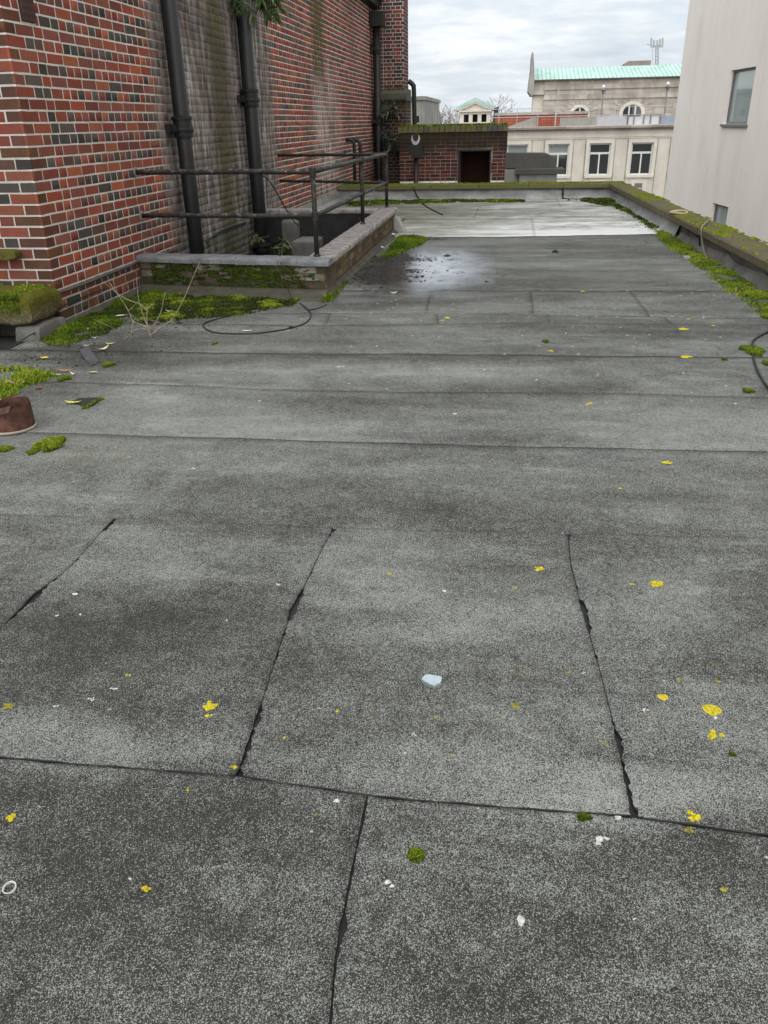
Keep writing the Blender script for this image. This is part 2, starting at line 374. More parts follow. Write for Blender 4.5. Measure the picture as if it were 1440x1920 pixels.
def coping_mat(name, a, b, mossy, top_z=.2):
    t = MT(name); n = t.noise(5, 5, .65); f = t.noise(34, 5, .65)
    c = t.mix(t.math('ADD', t.math('MULTIPLY', n, .5), t.math('MULTIPLY', f, .5)), a, b)
    nrm = t.sep(t.N.new('ShaderNodeNewGeometry').outputs['Normal'])[2]
    mk = t.ss(t.noise(2.6, 5, .65), .62-mossy*.5, .72-mossy*.5)
    mk = t.math('MULTIPLY', mk, t.math('ADD', .35, t.math('MULTIPLY', t.ss(nrm, .2, .8), .65)))
    c = t.mix(t.math('MULTIPLY', mk, .9), c, t.mix(f, (.05, .055, .008), (.21, .20, .018)))
    return t.out(c, .9, f, .8, .008, .2)
M_COPING = coping_mat('mossy_coping', (.045, .038, .022), (.20, .17, .115), .30)
M_COPFAR = coping_mat('green_coping', (.10, .09, .05), (.24, .22, .14), .55)
def flashing_mat():
    t = MT('grey_flashing'); n = t.noise(4, 5, .65); f = t.noise(1.5, 4, .6, t.vec((1, 1, 4)))
    c = t.ramp(t.math('ADD', t.math('MULTIPLY', n, .5), t.math('MULTIPLY', f, .5)), [(.3, (.13, .14, .14)), (.5, (.28, .29, .28)), (.68, (.50, .50, .47))])
    return t.out(c, .5, n, .4, .012, .4)
M_FLASH = flashing_mat()
M_CEM = simple('dirty_cement', (.15, .145, .13), .9, .5, 4, .7, .008)
M_LEADCOP = simple('worn_blue_brick', (.20, .205, .215), .75, .55, 7, .6, .006)
M_WORN = simple('worn_pale_brick', (.31, .29, .275), .8, .65, 13, .8, .008)
M_KFIL = simple('felt_fillet', (.085, .08, .06), .85, .4, 8, .5, .004)
def white_mat():
    t = MT('white_render'); x, y, z = t.xyz()
    s = t.noise(1.3, 5, .6, t.vec((.9, .9, .12))); n = t.noise(.7, 5, .65)
    col = t.ramp(t.math('ADD', t.math('MULTIPLY', s, .5), t.math('MULTIPLY', n, .5)), [(.30, (.80, .725, .65)), (.46, (.92, .855, .775)), (.64, (.96, .91, .84))])
    drip = t.math('MULTIPLY', t.ss(t.noise(5, 4, .6, t.vec((1, 1, .045))), .55, .75), t.ss(n, .35, .6)); col = t.mix(t.math('MULTIPLY', drip, .30), col, (.52, .49, .46))
    blot = t.ss(t.noise(2.6, 5, .7), .60, .74); col = t.mix(t.math('MULTIPLY', blot, .16), col, (.50, .46, .42))
    return t.out(col, .85, t.noise(60, 3), .15, .004, .25)
M_WHITE = white_mat()
def glass_mat(name, col, rough=.03):
    t = MT(name); n = t.noise(1.2, 3)
    return t.out(t.mix(n, col, tuple(v*.6 for v in col)), rough, t.noise(.8, 2), .04, .02, .9)
M_GLASS = glass_mat('window_glass', (.42, .50, .49)); M_GLASSD = glass_mat('dark_glass', (.02, .026, .028))  # window_glass has the sky's reflection put into its pale base colour
M_BLIND = simple('pale_blind', (.30, .33, .32), .5, .1)
M_FRAME = simple('white_frame', (.78, .78, .74), .6, .06); M_GREYF = simple('grey_frame', (.18, .18, .18), .5, .1)
def stone_mat(name, a, b, courses=None):
    t = MT(name); n = t.noise(.9, 6, .65); s = t.noise(1.2, 6, .65, t.vec((1, 1, .25))); f = t.noise(12, 4)
    k = t.math('ADD', t.math('MULTIPLY', n, .45), t.math('ADD', t.math('MULTIPLY', s, .4), t.math('MULTIPLY', f, .15)))
    c = t.ramp(k, [(.34, a), (.6, b)])
    if courses:
        bt = t.N.new('ShaderNodeTexBrick'); t.L.new(t.vec((1, 0, 1), (0, 0, 0)), bt.inputs['Vector'])
        v = t.N.new('ShaderNodeCombineXYZ'); xyz = t.xyz(); t.L.new(xyz[0], v.inputs[0]); t.L.new(xyz[2], v.inputs[1]); t.L.new(v.outputs[0], bt.inputs['Vector'])
        bt.inputs['Scale'].default_value = 1; bt.inputs['Brick Width'].default_value = courses[0]; bt.inputs['Row Height'].default_value = courses[1]; bt.inputs['Mortar Size'].default_value = courses[2]
        bt.inputs['Color1'].default_value = (1,1,1,1); bt.inputs['Color2'].default_value = (.72,.70,.68,1); bt.inputs['Mortar'].default_value = (.55,.53,.5,1)
        c = t.mix(1., c, bt.outputs['Color'], 'MULTIPLY')
    return t.out(c, .9, f, .2, .01, .2)
M_STONE = stone_mat('cream_stone', (.58, .53, .45), (.80, .75, .65))
M_STONED = stone_mat('weathered_stone', (.32, .29, .255), (.64, .585, .51), (1.1, .42, .012))
M_STONEP = simple('pale_stone', (.76, .71, .62), .85, .12, 2)
M_REDFAR = stone_mat('far_red_brick', (.24, .07, .045), (.36, .12, .08), (.5, .16, .02))
def copper_mat():
    t = MT('green_copper'); n = t.noise(.8, 5, .6); s = t.noise(2, 4, .6, t.vec((1, .3, .3)))
    return t.out(t.ramp(t.math('ADD', t.math('MULTIPLY', n, .5), t.math('MULTIPLY', s, .5)), [(.35, (.40, .58, .51)), (.65, (.57, .75, .68))]), .7, n, .1, .01, .3)
M_COPPER = copper_mat()
M_GREYC = stone_mat('grey_concrete', (.17, .17, .155), (.38, .37, .34))
M_DARKC = coping_mat('dark_concrete', (.06, .06, .055), (.15, .15, .14), .12)
M_STEEL = simple('galvanised_steel', (.42, .43, .43), .5, .2, 5)
M_BLUEP = simple('blue_grey_panel', (.28, .33, .40), .6, .15, 2)
M_BARK = simple('bare_twigs', (.23, .20, .17), .9, .3, 3)
def attr_mat(name, rough=.8, tl=.0):
    t = MT(name); a = t.N.new('ShaderNodeAttribute'); a.attribute_name = 'col'
    c = t.mix(t.math('MULTIPLY', t.noise(30, 3), .5), a.outputs['Color'], t.mix(.5, a.outputs['Color'], (.02, .02, .01)))
    return t.out(c, rough, None, 0, 0, .2)
M_MOSS = attr_mat('moss', .9); M_LEAF = attr_mat('leaf', .6)
def colored(name, ramp_, scale=40, rough=.8, bs=.6, bd=.004):
    t = MT(name); n = t.noise(scale, 4, .6); return t.out(t.ramp(n, ramp_), rough, n, bs, bd, .25)
M_LICH = colored('yellow_lichen', [(.35, (.34, .27, .015)), (.62, (.74, .62, .03))], 160)
M_LICHD = colored('faded_lichen', [(.35, (.16, .14, .03)), (.65, (.42, .37, .06))], 90)
M_LICHW = colored('white_lichen', [(.35, (.40, .40, .37)), (.65, (.78, .78, .73))], 90)
M_RUST = colored('rusty_iron', [(.3, (.045, .018, .014)), (.5, (.095, .045, .032)), (.7, (.17, .085, .055))], 16, .8)
M_RUSTE = simple('pale_rusty_rim', (.40, .33, .28), .6, .3, 20)
M_SLATE = simple('slate', (.075, .075, .085), .55, .3, 18)
M_TWIG = colored('dry_twig', [(.35, (.17, .135, .095)), (.65, (.38, .32, .245))], 30)
M_CABLE = simple('black_cable', (.025, .025, .024), .55, .3, 9)
M_WIRE = simple('grey_wire', (.23, .22, .19), .6, .3, 9)
M_SOIL = colored('wet_soil', [(.35, (.012, .011, .009)), (.7, (.05, .042, .03))], 60, .6)

# ------------------------------------------------------------------ the setting
XW = -3.43                                       # face of the long brick wall
WELL = (XW, -1.79, 7.50, 11.74)                  # light well opening
def xpar(y): return 2.30 + (7.7-y)*.0355         # inner foot of the right parapet
g = MB(); g.add([(-900,-300,-14),(900,-300,-14),(900,1500,-14),(-900,1500,-14)], [(0,1,2,3)])
tag(g.build('ground', simple('street_ground', (.09, .09, .085), .9, .3, .05)), kind='structure')

deck = None
xs = np.arange(-8.0, 2.75, .1); ys = np.arange(-5.0, 17.25, .1)
X, Y = np.meshgrid(xs, ys); V = np.stack([X, Y, und(X, Y) - .009], -1).reshape(-1, 3); nx = len(xs)
i, j = np.meshgrid(np.arange(len(ys)-1), np.arange(nx-1), indexing='ij')
cx, cy = xs[j]+.05, ys[i]+.05
keep = ~((cx > WELL[0]-.3) & (cx < WELL[1]+.04) & (cy > WELL[2]-.02) & (cy < WELL[3]+.02)) & ~((cx < XW-.2) & (cy > 6.1))
i, j = i[keep], j[keep]; b0 = i*nx+j
deck = bulk('roof_deck', V, np.stack([b0, b0+1, b0+nx+1, b0+nx], -1), M_BIT); tag(deck, kind='structure')

def line_fn(pts):                                # y as a function of x through unprojected photo points
    P = sorted([tuple(G(*p)[:2]) for p in pts]); X_ = [p[0] for p in P]; Y_ = [p[1] for p in P]
    def f(x):
        x = np.asarray(x, float); y = np.interp(x, X_, Y_)
        if len(P) > 1:
            sl = (Y_[-1]-Y_[0])/(X_[-1]-X_[0])
            y = np.where(x < X_[0], Y_[0]+(x-X_[0])*sl*.5, np.where(x > X_[-1], Y_[-1]+(x-X_[-1])*sl*.5, y))
        return y
    return f
const = lambda v: (lambda x: np.full_like(np.asarray(x, float), v))
def seam_fn(pts):
    P = sorted([tuple(G(*p)[:2][::-1]) for p in pts]); return lambda y: np.interp(y, [p[0] for p in P], [p[1] for p in P])
LEFT = const(-7.5)
ROWS = [const(-4.8), const(-2.2), const(-.45),
 line_fn([(0,1423),(445,1455),(700,1490),(1190,1530),(1440,1565)]),
 line_fn([(0,966),(300,975),(625,988),(900,995),(1065,1001),(1440,1012)]),
 line_fn([(170,815),(480,824),(750,832),(1100,842),(1440,850)]),
 line_fn([(280,722),(600,731),(1150,738),(1440,745)]),
 line_fn([(280,660),(700,664),(1100,670),(1440,671)]),
 line_fn([(610,610),(1000,606),(1440,607)]),
 line_fn([(620,588),(1000,591),(1440,597)]),
 line_fn([(640,545),(1000,546),(1180,545)]),
 line_fn([(860,506),(1200,508)]), line_fn([(850,481),(1200,483)]),
 line_fn([(690,446),(960,444),(1235,440)]), const(13.6), const(15.4), const(17.2)]
GAP = [.006]*3 + [.0065, .0008, .006, .004, .009, .005, .012, .006, .001, .001, .003, .0005, .0005, .003]
SEAMS = {2: [(lambda y: np.full_like(y, -2.0)), seam_fn([(618,1920),(628,1800),(655,1650),(688,1490)]), (lambda y: np.full_like(y, .72))],
 3: [(lambda y: np.full_like(y, -2.45)), seam_fn([(0,1185),(70,1112),(130,1065),(190,1000)]), seam_fn([(445,1455),(500,1290),(548,1140),(580,1080),(605,1025),(625,990)]),
     seam_fn([(1187,1532),(1160,1400),(1128,1270),(1085,1120),(1070,1060),(1065,1003)])],
 8: [seam_fn([(612,609),(620,588)]), seam_fn([(822,607),(820,590)]), seam_fn([(1030,607),(1028,590)]), seam_fn([(1262,607),(1246,594)])],
 9: [seam_fn([(800,589),(806,560),(810,545)]), seam_fn([(1000,591),(995,545)]), seam_fn([(1220,594),(1195,560),(1182,545)])],
 6: [(lambda y: np.full_like(y, -4.0))], 13: [(lambda y: np.full_like(y, .35))], 14: [(lambda y: np.full_like(y, -.55))], 15: [(lambda y: np.full_like(y, .9))]}
TEAR = {(3,2): (.021, .0), (3,3): (.018, .0), (3,4): (.015, .0), (2,2): (.006, 0)}
def seam_width(row, k, y):                        # torn, uneven laps in the near rows
    a = .0018 if row < 13 else .0004
    if (row, k) in TEAR:
        s_ = row*3.1 + k*5.7
        wv = np.sin(y*9+s_)*.5 + np.sin(y*23+s_*2)*.3 + np.sin(y*51+s_)*.2 + .16*np.sin(y*131+s_) + .12*np.sin(y*217)
        a = .0018 + TEAR[(row,k)][0]*np.clip(wv+.02, 0, 1)**.9 + .0008*np.sin(y*310)
        if row == 2: a = .0040 + .009*np.exp(-((y-1.03)/.02)**2) + .0012*np.sin(y*40) + .0009*np.sin(y*170)
    return a
def sheet(row, k, sl, sr, xl, xr, mat, lift):
    B0, B1 = ROWS[row], ROWS[row+1]
    ny = 26 if row in (2,3) else 14
    nxx = int(np.clip((xr-xl)/.05, 10, 130))
    u = np.linspace(0, 1, nxx)[None,:]; v = np.linspace(0, 1, ny)[:,None]
    if row in (2, 3): u = np.linspace(0, 1, 40)[None,:]; v = np.linspace(0, 1, 150)[:,None]; ny = 150; nxx = 40
    xm = xl + (xr-xl)*u + 0*v
    for _ in range(3):
        gv = lambda q: .30 + .70*np.clip(.55 + .5*np.sin(xm*2.3+q*1.9) + .35*np.sin(xm*6.1+q), 0, 1)
        y0 = B0(xm) + GAP[row]*.5*gv(row); y1 = B1(xm) - GAP[row+1]*.5*gv(row+1)
        jit = lambda ph: .0012*np.sin(xm*37+ph) + .001*np.sin(xm*83+ph*2)
        y_ = (y0+jit(row))*(1-v) + (y1+jit(row*1.7+2))*v
        a = sl(y_) if sl else np.full_like(y_, xl); b = sr(y_) if sr else np.full_like(y_, xr)
        if sr is None: b = np.minimum(b, xpar(y_)+.03)
        a = a + (seam_width(row, k, y_) if sl else 0); b = b - (seam_width(row, k+1, y_)*.35 if sr else 0)
        xm = a*(1-u) + b*u
    z_ = und(xm, y_) + lift
    # lapped edge stands a little proud
    if row == 4: z_ = z_ - .003*np.exp(-(v*np.abs(B1(xm)-B0(xm))/.12)**2)
    else: z_ = z_ + (.0018 if row < 4 else .0010)*np.exp(-(v*np.abs(B1(xm)-B0(xm))/.05)**2)
    V = np.stack([xm, y_, z_], -1).reshape(-1, 3)
    i, j = np.meshgrid(np.arange(ny-1), np.arange(nxx-1), indexing='ij'); b0 = (i*nxx+j).ravel()
    F = np.stack([b0, b0+1, b0+nxx+1, b0+nxx], -1)
    ring = list(range(nxx)) + [r*nxx+nxx-1 for r in range(1, ny)] + [(ny-1)*nxx+c for c in range(nxx-2, -1, -1)] + [r*nxx for r in range(ny-2, 0, -1)]
    n0 = len(V); low = V[ring].copy(); low[:,2] -= .009; V = np.vstack([V, low]); m = len(ring)
    S = np.array([(ring[(q+1)%m], ring[q], n0+q, n0+(q+1)%m) for q in range(m)])
    o = bulk('felt_sheet', V, np.vstack([F, S]), mat, parent=deck, smooth=False)
    if mat is M_FELT: a_ = o.data.attributes.new('stain', 'FLOAT_COLOR', 'POINT'); a_.data.foreach_set('color', stain_map(V[:,0], V[:,1]).astype(np.float32).ravel())
    o.data.materials.append(M_BIT); o.data.polygons.foreach_set('material_index', [0]*len(F) + [1]*len(S))
    return o
for r in range(len(ROWS)-1):
    xl = -7.2 if r < 7 else (XW-.02 if r < 10 else (-1.60 if r < 13 else -1.60)); xr = 2.60
    ss_ = [None] + SEAMS.get(r, []) + [None]
    mat = M_FELT if r < 13 else M_SILVER
    if r >= 13: xl = -1.64 if r == 13 else XW+.01
    if r == 14: xl = XW+.01
    for k in range(len(ss_)-1):
        a = xl if ss_[k] is None else float(ss_[k](np.array(3.))); b = xr if ss_[k+1] is None else float(ss_[k+1](np.array(3.)))
        if r == 13:
            pass
        sheet(r, k, ss_[k], ss_[k+1], a, b, mat, .0028 if r == 3 else (.0 if r == 4 else .0012*((r*2+k*3) % 3)))
# strip of silvered felt behind the well
o_ = MB(); xs2 = np.linspace(XW, -1.67, 20); ys2 = np.linspace(11.9, 13.6, 14)
o_.add([(x, y, gz(x,y)+.001) for y in ys2 for x in xs2], [(i*20+j, i*20+j+1, (i+1)*20+j+1, (i+1)*20+j) for i in range(13) for j in range(19)])
part(o_, 'felt_sheet', M_SILVER, deck)
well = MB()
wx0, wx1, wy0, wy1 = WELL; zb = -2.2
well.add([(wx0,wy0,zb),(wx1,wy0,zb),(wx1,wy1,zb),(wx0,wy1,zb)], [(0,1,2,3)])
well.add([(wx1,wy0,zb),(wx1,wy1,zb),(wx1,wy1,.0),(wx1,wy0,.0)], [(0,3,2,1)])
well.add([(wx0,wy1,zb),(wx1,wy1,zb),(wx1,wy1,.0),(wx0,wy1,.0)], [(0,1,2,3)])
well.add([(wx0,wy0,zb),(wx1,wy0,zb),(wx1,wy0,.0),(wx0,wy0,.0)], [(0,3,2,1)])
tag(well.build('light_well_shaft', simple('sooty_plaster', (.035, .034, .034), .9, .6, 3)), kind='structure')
# body of the building under the roof, so that the outside of the parapets goes down to the street
bd = MB()
bd.add([(xpar(-6)+.16,-6,-14),(xpar(17.4)+.16,17.45,-14),(-3.6,17.45,-14),(-3.6,17.45,-.02),(xpar(17.4)+.16,17.45,-.02),(xpar(-6)+.16,-6,-.02)], [(0,1,4,5),(1,2,3,4)])
tag(bd.build('building_below_roof', M_CEM), 'grey rendered outer wall below the roof parapets', 'wall')

# ------------------------------------------------------------------ bricks
RED = [(.36,.090,.050),(.31,.078,.048),(.25,.068,.048),(.33,.105,.070),(.41,.125,.058),(.27,.095,.070),(.35,.085,.058),(.22,.075,.055)]
DARK = [(.085,.080,.070),(.10,.088,.076),(.055,.055,.052),(.13,.10,.085),(.10,.092,.080),(.14,.075,.06)]
BROWN = [(.17,.07,.032),(.14,.055,.03),(.12,.05,.035)]
def jitcol(c): k = random.uniform(.86, 1.14); return tuple(min(1, v*k*random.uniform(.94, 1.06)) for v in c)
def brick_template(L_, h, d, c=.003, j=.0021):
    r = lambda s=1.: random.uniform(-j, j)*s
    x, z = L_/2, h/2
    v = [(sx*x, 0., sz*z) for sx, sz in ((-1,-1),(1,-1),(1,1),(-1,1))]
    v += [(sx*x+r(), -(d-c)+r(.4), sz*z+r()) for sx, sz in ((-1,-1),(1,-1),(1,1),(-1,1))]
    v += [(sx*(x-c)+r(), -d+r(.6), sz*(z-c)+r()) for sx, sz in ((-1,-1),(1,-1),(1,1),(-1,1))]
    f = [(i,(i+1)%4,4+(i+1)%4,4+i) for i in range(4)] + [(4+i,4+(i+1)%4,8+(i+1)%4,8+i) for i in range(4)] + [(8,9,10,11)]
    return np.array(v), f
def lay(bricks, root, mat_one, mat_mass, limit, depth=.012, mass_name='brick_mass', sunk=.0022):
    """bricks: dicts with origin face centre p (on the mortar plane), rotz, L, h, col. The `limit` that show largest are objects, the rest one mesh."""
    proto = {}
    def area(b):
        R = (math.cos(b['rz']), math.sin(b['rz']), 0); h = b['h']/2; l = b['L']/2; p = np.array(b['p'])
        q = [project(p + s*l*np.array(R) + np.array([0,0,t*h])) for s, t in ((-1,-1),(1,-1),(1,1),(-1,1))]
        if min(k[2] for k in q) < .3: return 0
        cx = sum(k[0] for k in q)/4; cy = sum(k[1] for k in q)/4
        if not (-15 < cx < 1455 and -15 < cy < 1935) or b.get('hid'): return 0
        return abs(sum(q[i][0]*q[(i+1)%4][1] - q[(i+1)%4][0]*q[i][1] for i in range(4)))/2
    order = sorted(bricks, key=area, reverse=True)
    one = [b for b in order[:limit] if area(b) > 0]; rest = [b for b in order if b not in one] if len(order) < 900 else order[len(one):]
    for b in one:
        key = (round(b['L'], 2), round(b['h'], 3))
        if key not in proto:
            proto[key] = []
            for q in range(5):
                v, f = brick_template(key[0], b['h'], depth); me = bpy.data.meshes.new('brick'); me.from_pydata([tuple(p) for p in v], [], f); me.materials.append(mat_one); proto[key].append(me)
        o = bpy.data.objects.new('brick', random.choice(proto[key])); COL.objects.link(o); o.parent = root
        pr = Vector(b['p']) - root.location
        n = Vector((math.sin(b['rz']), -math.cos(b['rz']), 0))
        o.location = pr - n*(depth-sunk); o.rotation_euler = (0, 0, b['rz']); o.scale = (b['L']/key[0], 1, 1); o.color = (*b['col'], 1)
    if rest:
        Vs, Fs, Cs = [], [], []
        for q, b in enumerate(rest):
            v, f = brick_template(b['L'], b['h'], depth); c, s = math.cos(b['rz']), math.sin(b['rz'])
            n = np.array([s, -c, 0]); p = np.array(b['p']) - n*(depth-sunk)
            Vs.append(np.stack([v[:,0]*c - v[:,1]*s, v[:,0]*s + v[:,1]*c, v[:,2]], -1) + p)
            Fs.append(np.array(f) + 12*q); Cs += [(*b['col'], 1)]*len(f)
        o = bulk(mass_name, np.vstack(Vs), np.vstack(Fs), mat_mass, np.array(Cs), root); o['kind'] = 'stuff'
    return len(one), len(rest)
CP = .0778; Z0 = .044; JT = .0108
def bond(u0, u1, zlo, zhi, lead_s, lead_h, put, skip=None, mixs=False):
    k0 = math.floor((zlo-Z0)/CP); k1 = math.ceil((zhi-Z0)/CP)
    for k in range(k0, k1):
        zc = Z0 + CP*(k+.5); h = CP-JT*random.uniform(.85, 1.15)
        st = (k % 2 == 1); lead = list(lead_s if st else lead_h); u = u0; n = 0
        while u < u1-.02:
            w_ = lead.pop(0) if lead else ((.2405 if st else .120) if not mixs else random.choice((.2405, .12, .2405)))
            w_ *= random.uniform(.985, 1.015)
            e_ = min(u+w_, u1); L_ = e_-u-JT*random.uniform(.8, 1.2)
            segs = [(u, e_)]
            hl = skip(u, e_, zc) if skip else None
            if hl: segs = [(u, min(e_, hl[0])), (max(u, hl[1]), e_)]
            if n == 0 and segs and segs[0][0] == u0: segs[0] = (segs[0][0]-JT*.5-.0015, segs[0][1])
            for sa, sb in segs:
                L_ = sb-sa-JT*random.uniform(.8, 1.2)
                if L_ > .02: put((sa+sb)/2, zc, L_, h, st, n)
            u = e_; n += 1

# ------------------------------------------------------------------ long brick building on the left
bld = empty('brick_building', (XW, 6, 0), 'long red brick wall with white mortar, soot stains and black pipes', 'building')
YC = 5.90; YE = 23.6; ZT = 4.02
core = MB(); box(core, -11, XW, YC, YE, -3, ZT); part(core, 'wall', M_MORT, bld)
vent = (6.12, 6.31, WX(60, 46, XW)[2], 2.40)
B = []
def put_side(u, z, L_, h, st, n):
    if st: c = jitcol(random.choice(BROWN if (n == 0 and random.random() < .45) else RED)) if random.random() < .93 else jitcol(random.choice(DARK))
    else: c = jitcol(random.choice(DARK if (random.random() < .55 and n > 0) else RED)) if n else jitcol(random.choice(BROWN if random.random() < .45 else RED))
    B.append(dict(p=(XW, u, z), rz=math.pi/2, L=L_, h=h, col=c))
bond(YC, YE, -1.3, ZT, (.125, .2405, .125), (.225, .12, .12, .17), put_side,
     lambda a, b, z: vent[:2] if (b > vent[0] and a < vent[1] and vent[2]-.02 < z < vent[3]) else None)
def put_front(u, z, L_, h, st, n):
    c = jitcol(random.choice(BROWN if (n == 0 and random.random() < .5) else (RED if random.random() < .65 else DARK)))
    B.append(dict(p=(XW-(u), YC, z), rz=0., L=L_, h=h, col=c))
bond(0, 4.0, -.1, ZT, (.225, .12, .12, .2405, .12), (.125, .2405, .12, .12), put_front, None, True)
lay(B, bld, M_BO, M_BA, 300)
vg = MB(); mpx = lambda u, z, d: (XW+d, u, z)
mbox(vg, mpx, vent[0]+.008, vent[1]-.008, vent[2]+.008, vent[3], .001, .006, 0)
for q in range(9): mbox(vg, mpx, vent[0]+.01, vent[1]-.01, vent[2]+.016+q*.045, vent[2]+.036+q*.045, .007, .016, 1)
for q in range(9): mbox(vg, mpx, vent[0]+.012+q*.0205, vent[0]+.02+q*.0205, vent[2]+.012, vent[3], .008, .019, 1)
part(vg, 'air_vent', [M_BIT, simple('terracotta_vent', (.085, .05, .045), .7, .3)], bld)
gt = MB(); prism(gt, [(0,0),(.16,.03),(.18,.14),(.16,.14),(.14,.05),(.0,.03)], lambda u, z, d: (XW+.02+u, d, 3.80+z), 5.95, 23.3); part(gt, 'gutter', M_IRON, bld)
gs = MB(); box(gs, XW+.0, XW+.26, YC, YE, 3.94, 4.0); part(gs, 'eaves_board', simple('dark_eaves', (.05,.05,.05), .8), bld)
rf = MB(); rf.add([(XW+.3,YC-.3,4.03),(XW+.3,YE+.2,4.03),(-7.2,YE+.2,6.5),(-7.2,YC-.3,6.5),(-11,YC-.3,4.03),(-11,YE+.2,4.03)], [(0,1,2,3),(3,2,5,4)]); part(rf, 'roof', M_SLATE, bld)
sk = MB()                                         # felt skirting at the foot of the wall
prism(sk, [(0,-.05),(.07,-.05),(.05,.012),(.012,.04),(0,.04)], lambda u, z, d: (XW+.007+u, d, z), YC-.02, 7.5)
prism(sk, [(0,-.05),(.07,-.05),(.05,.012),(.012,.04),(0,.04)], lambda u, z, d: (d, YC-.007-u, z), -3.62, XW+.05)
part(sk, 'felt_skirting', M_KFIL, bld)
fl = MB(); prism(fl, [(0,0),(.10,.004),(.03,.05),(.02,.17),(0,.17)], lambda u, z, d: (XW+.007+u, d, z), 12.0, 17.05); part(fl, 'lead_flashing', M_FLASH, bld)

# ------------------------------------------------------------------ rainwater pipes on that wall
def drainpipe(y, z0, z1, r, joints, label, xo=.11):
    x = XW + xo; root = empty('drainpipe', (x, y, z0), label, 'drainpipe', 'black iron pipes on the brick wall')
    m = MB(); tube(m, [(x,y,z0),(x,y,z1)], r, 18); part(m, 'pipe', M_IRON, root, True)
    for zj in joints:
        m = MB(); lathe(m, [(r,-.02),(r*1.16,-.02),(r*1.2,.0),(r*1.2,.03),(r*1.36,.035),(r*1.4,.055),(r*1.36,.075),(r*1.2,.08),(r*1.2,.14),(r*1.36,.145),(r*1.36,.17),(r*1.05,.18)], (x,y,zj), 20); c = part(m, 'collar', M_IRON, root, False)
        m = MB(); box(m, XW+.005, x-r*.9, y-r*2.0, y-r*1.2, zj+.03, zj+.11); box(m, XW+.005, x-r*.9, y+r*1.2, y+r*2.0, zj+.03, zj+.11); box(m, XW+.006, x-r*.4, y-r*1.3, y+r*1.3, zj+.035, zj+.105); part(m, 'bracket', M_IRON, root)
    return root
p1 = WX(326, 100, XW+.13); p1b = WX(341, 240, XW+.13)
drainpipe((p1[1]+p1b[1])/2+.02, -2.2, 3.8, .078, [p1b[2]-.07, -.9], 'thick black drainpipe nearest the wall corner, crossed by the railing', .13)
p2 = WX(466, 150, XW+.12); p2b = WX(471, 190, XW+.12)
drainpipe(p2[1], -2.2, 3.8, .088, [WX(468,180,XW+.12)[2]-.1, WX(487,455,XW+.12)[2]-.1], 'black drainpipe with leafy plant at its top, middle of the wall', .12)
p3 = WX(707, 150, XW+.14)
dp = drainpipe(p3[1], -3, 3.5, .085, [2.9, 1.35], 'far black drainpipe in the corner beside the brick stack', .14)
m = MB(); box(m, XW+.02, XW+.34, p3[1]-.16, p3[1]+.16, 3.42, 3.72); part(m, 'hopper', M_IRON, dp)

# ------------------------------------------------------------------ low kerb wall round the light well
KZ = .262; CT = .315
kerb = empty('light_well_kerb', (-2.5, 7.6, 0), 'low mossy brick kerb wall with worn grey coping around the light well', 'wall')
KX, KY = -1.595, 7.22                              # outer faces
m = MB(); box(m, XW-.1, KX, KY, KY+.285, -.1, KZ); part(m, 'core', M_MKERB, kerb)['front'] = 1; m = MB(); box(m, KX-.19, KX-.002, KY+.02, 11.95, -.1, KZ-.002); box(m, XW, KX-.19, 11.74, 11.95, -.1, KZ); part(m, 'core', M_MKERB, kerb)
KB = []; CK = .068
for k in range(3):
    z = .057 + CK*(k+.5); u = XW + .0
    off = .0 if k % 2 else .115
    u = XW - off
    while u < KX-.02:
        e_ = min(u+.235, KX); a = max(u, XW)
        if e_-a > .04: KB.append(dict(p=((a+e_)/2, KY, z), rz=0., L=e_-a-.011, h=CK-.010, col=jitcol(random.choice([(.13,.105,.07),(.19,.16,.115),(.09,.068,.045),(.30,.27,.21)]))))
        u = e_
    u = KY - off
    while u < 11.95:
        e_ = min(u+.235, 11.95); a = max(u, KY)
        if e_-a > .04: KB.append(dict(p=(KX, (a+e_)/2, z), rz=math.pi/2, L=e_-a-.011, h=CK-.010, col=jitcol(random.choice([(.16,.11,.065),(.19,.14,.085),(.11,.078,.05),(.23,.18,.12)]))))
        u = e_
lay(KB, kerb, M_BKERB, M_BKERB, 300, .02, 'brick_mass', .006)
for ch in kerb.children:
    if ch.name.startswith('brick') and abs(ch.rotation_euler[2]) < .1: ch['front'] = 1
u = XW-.03; q = 0                                   # bull-nosed coping bricks, laid across
def cop_piece(x0, x1, y0, y1, mat, along):
    m = MB(); h = CT-KZ; r = .022
    prof = [(-.0,0),(-.0,h-r),(r*.3,h-r*.3),(r,h)]
    zt = random.uniform(-.003, .003)
    if along == 'x':
        P = [(y0,0),(y0,h-r),(y0+r*.3,h-r*.3),(y0+r,h),(y1-r,h),(y1-r*.3,h-r*.3),(y1,h-r),(y1,0)]
        prism(m, P, lambda u_, z_, d_: (d_, u_, KZ+.002+z_+zt), x0, x1)
    else:
        P = [(x0,0),(x0,h-r),(x0+r*.3,h-r*.3),(x0+r,h),(x1-r,h),(x1-r*.3,h-r*.3),(x1,h-r),(x1,0)]
        prism(m, P, lambda u_, z_, d_: (u_, d_, KZ+.002+z_+zt), y0, y1)
    return part(m, 'coping_brick', mat, kerb)
while u < KX-.23:
    wv = random.uniform(.18, .26); e_ = min(u+wv, KX-.20)
    cop_piece(u, e_-.003, KY-.04, KY+.20+random.uniform(-.004,.004), M_LEADCOP, 'x')['front'] = 1; u = e_
cop_piece(KX-.2, KX+.045, KY-.04, KY+.15, M_LEADCOP, 'x')
v_ = KY+.155
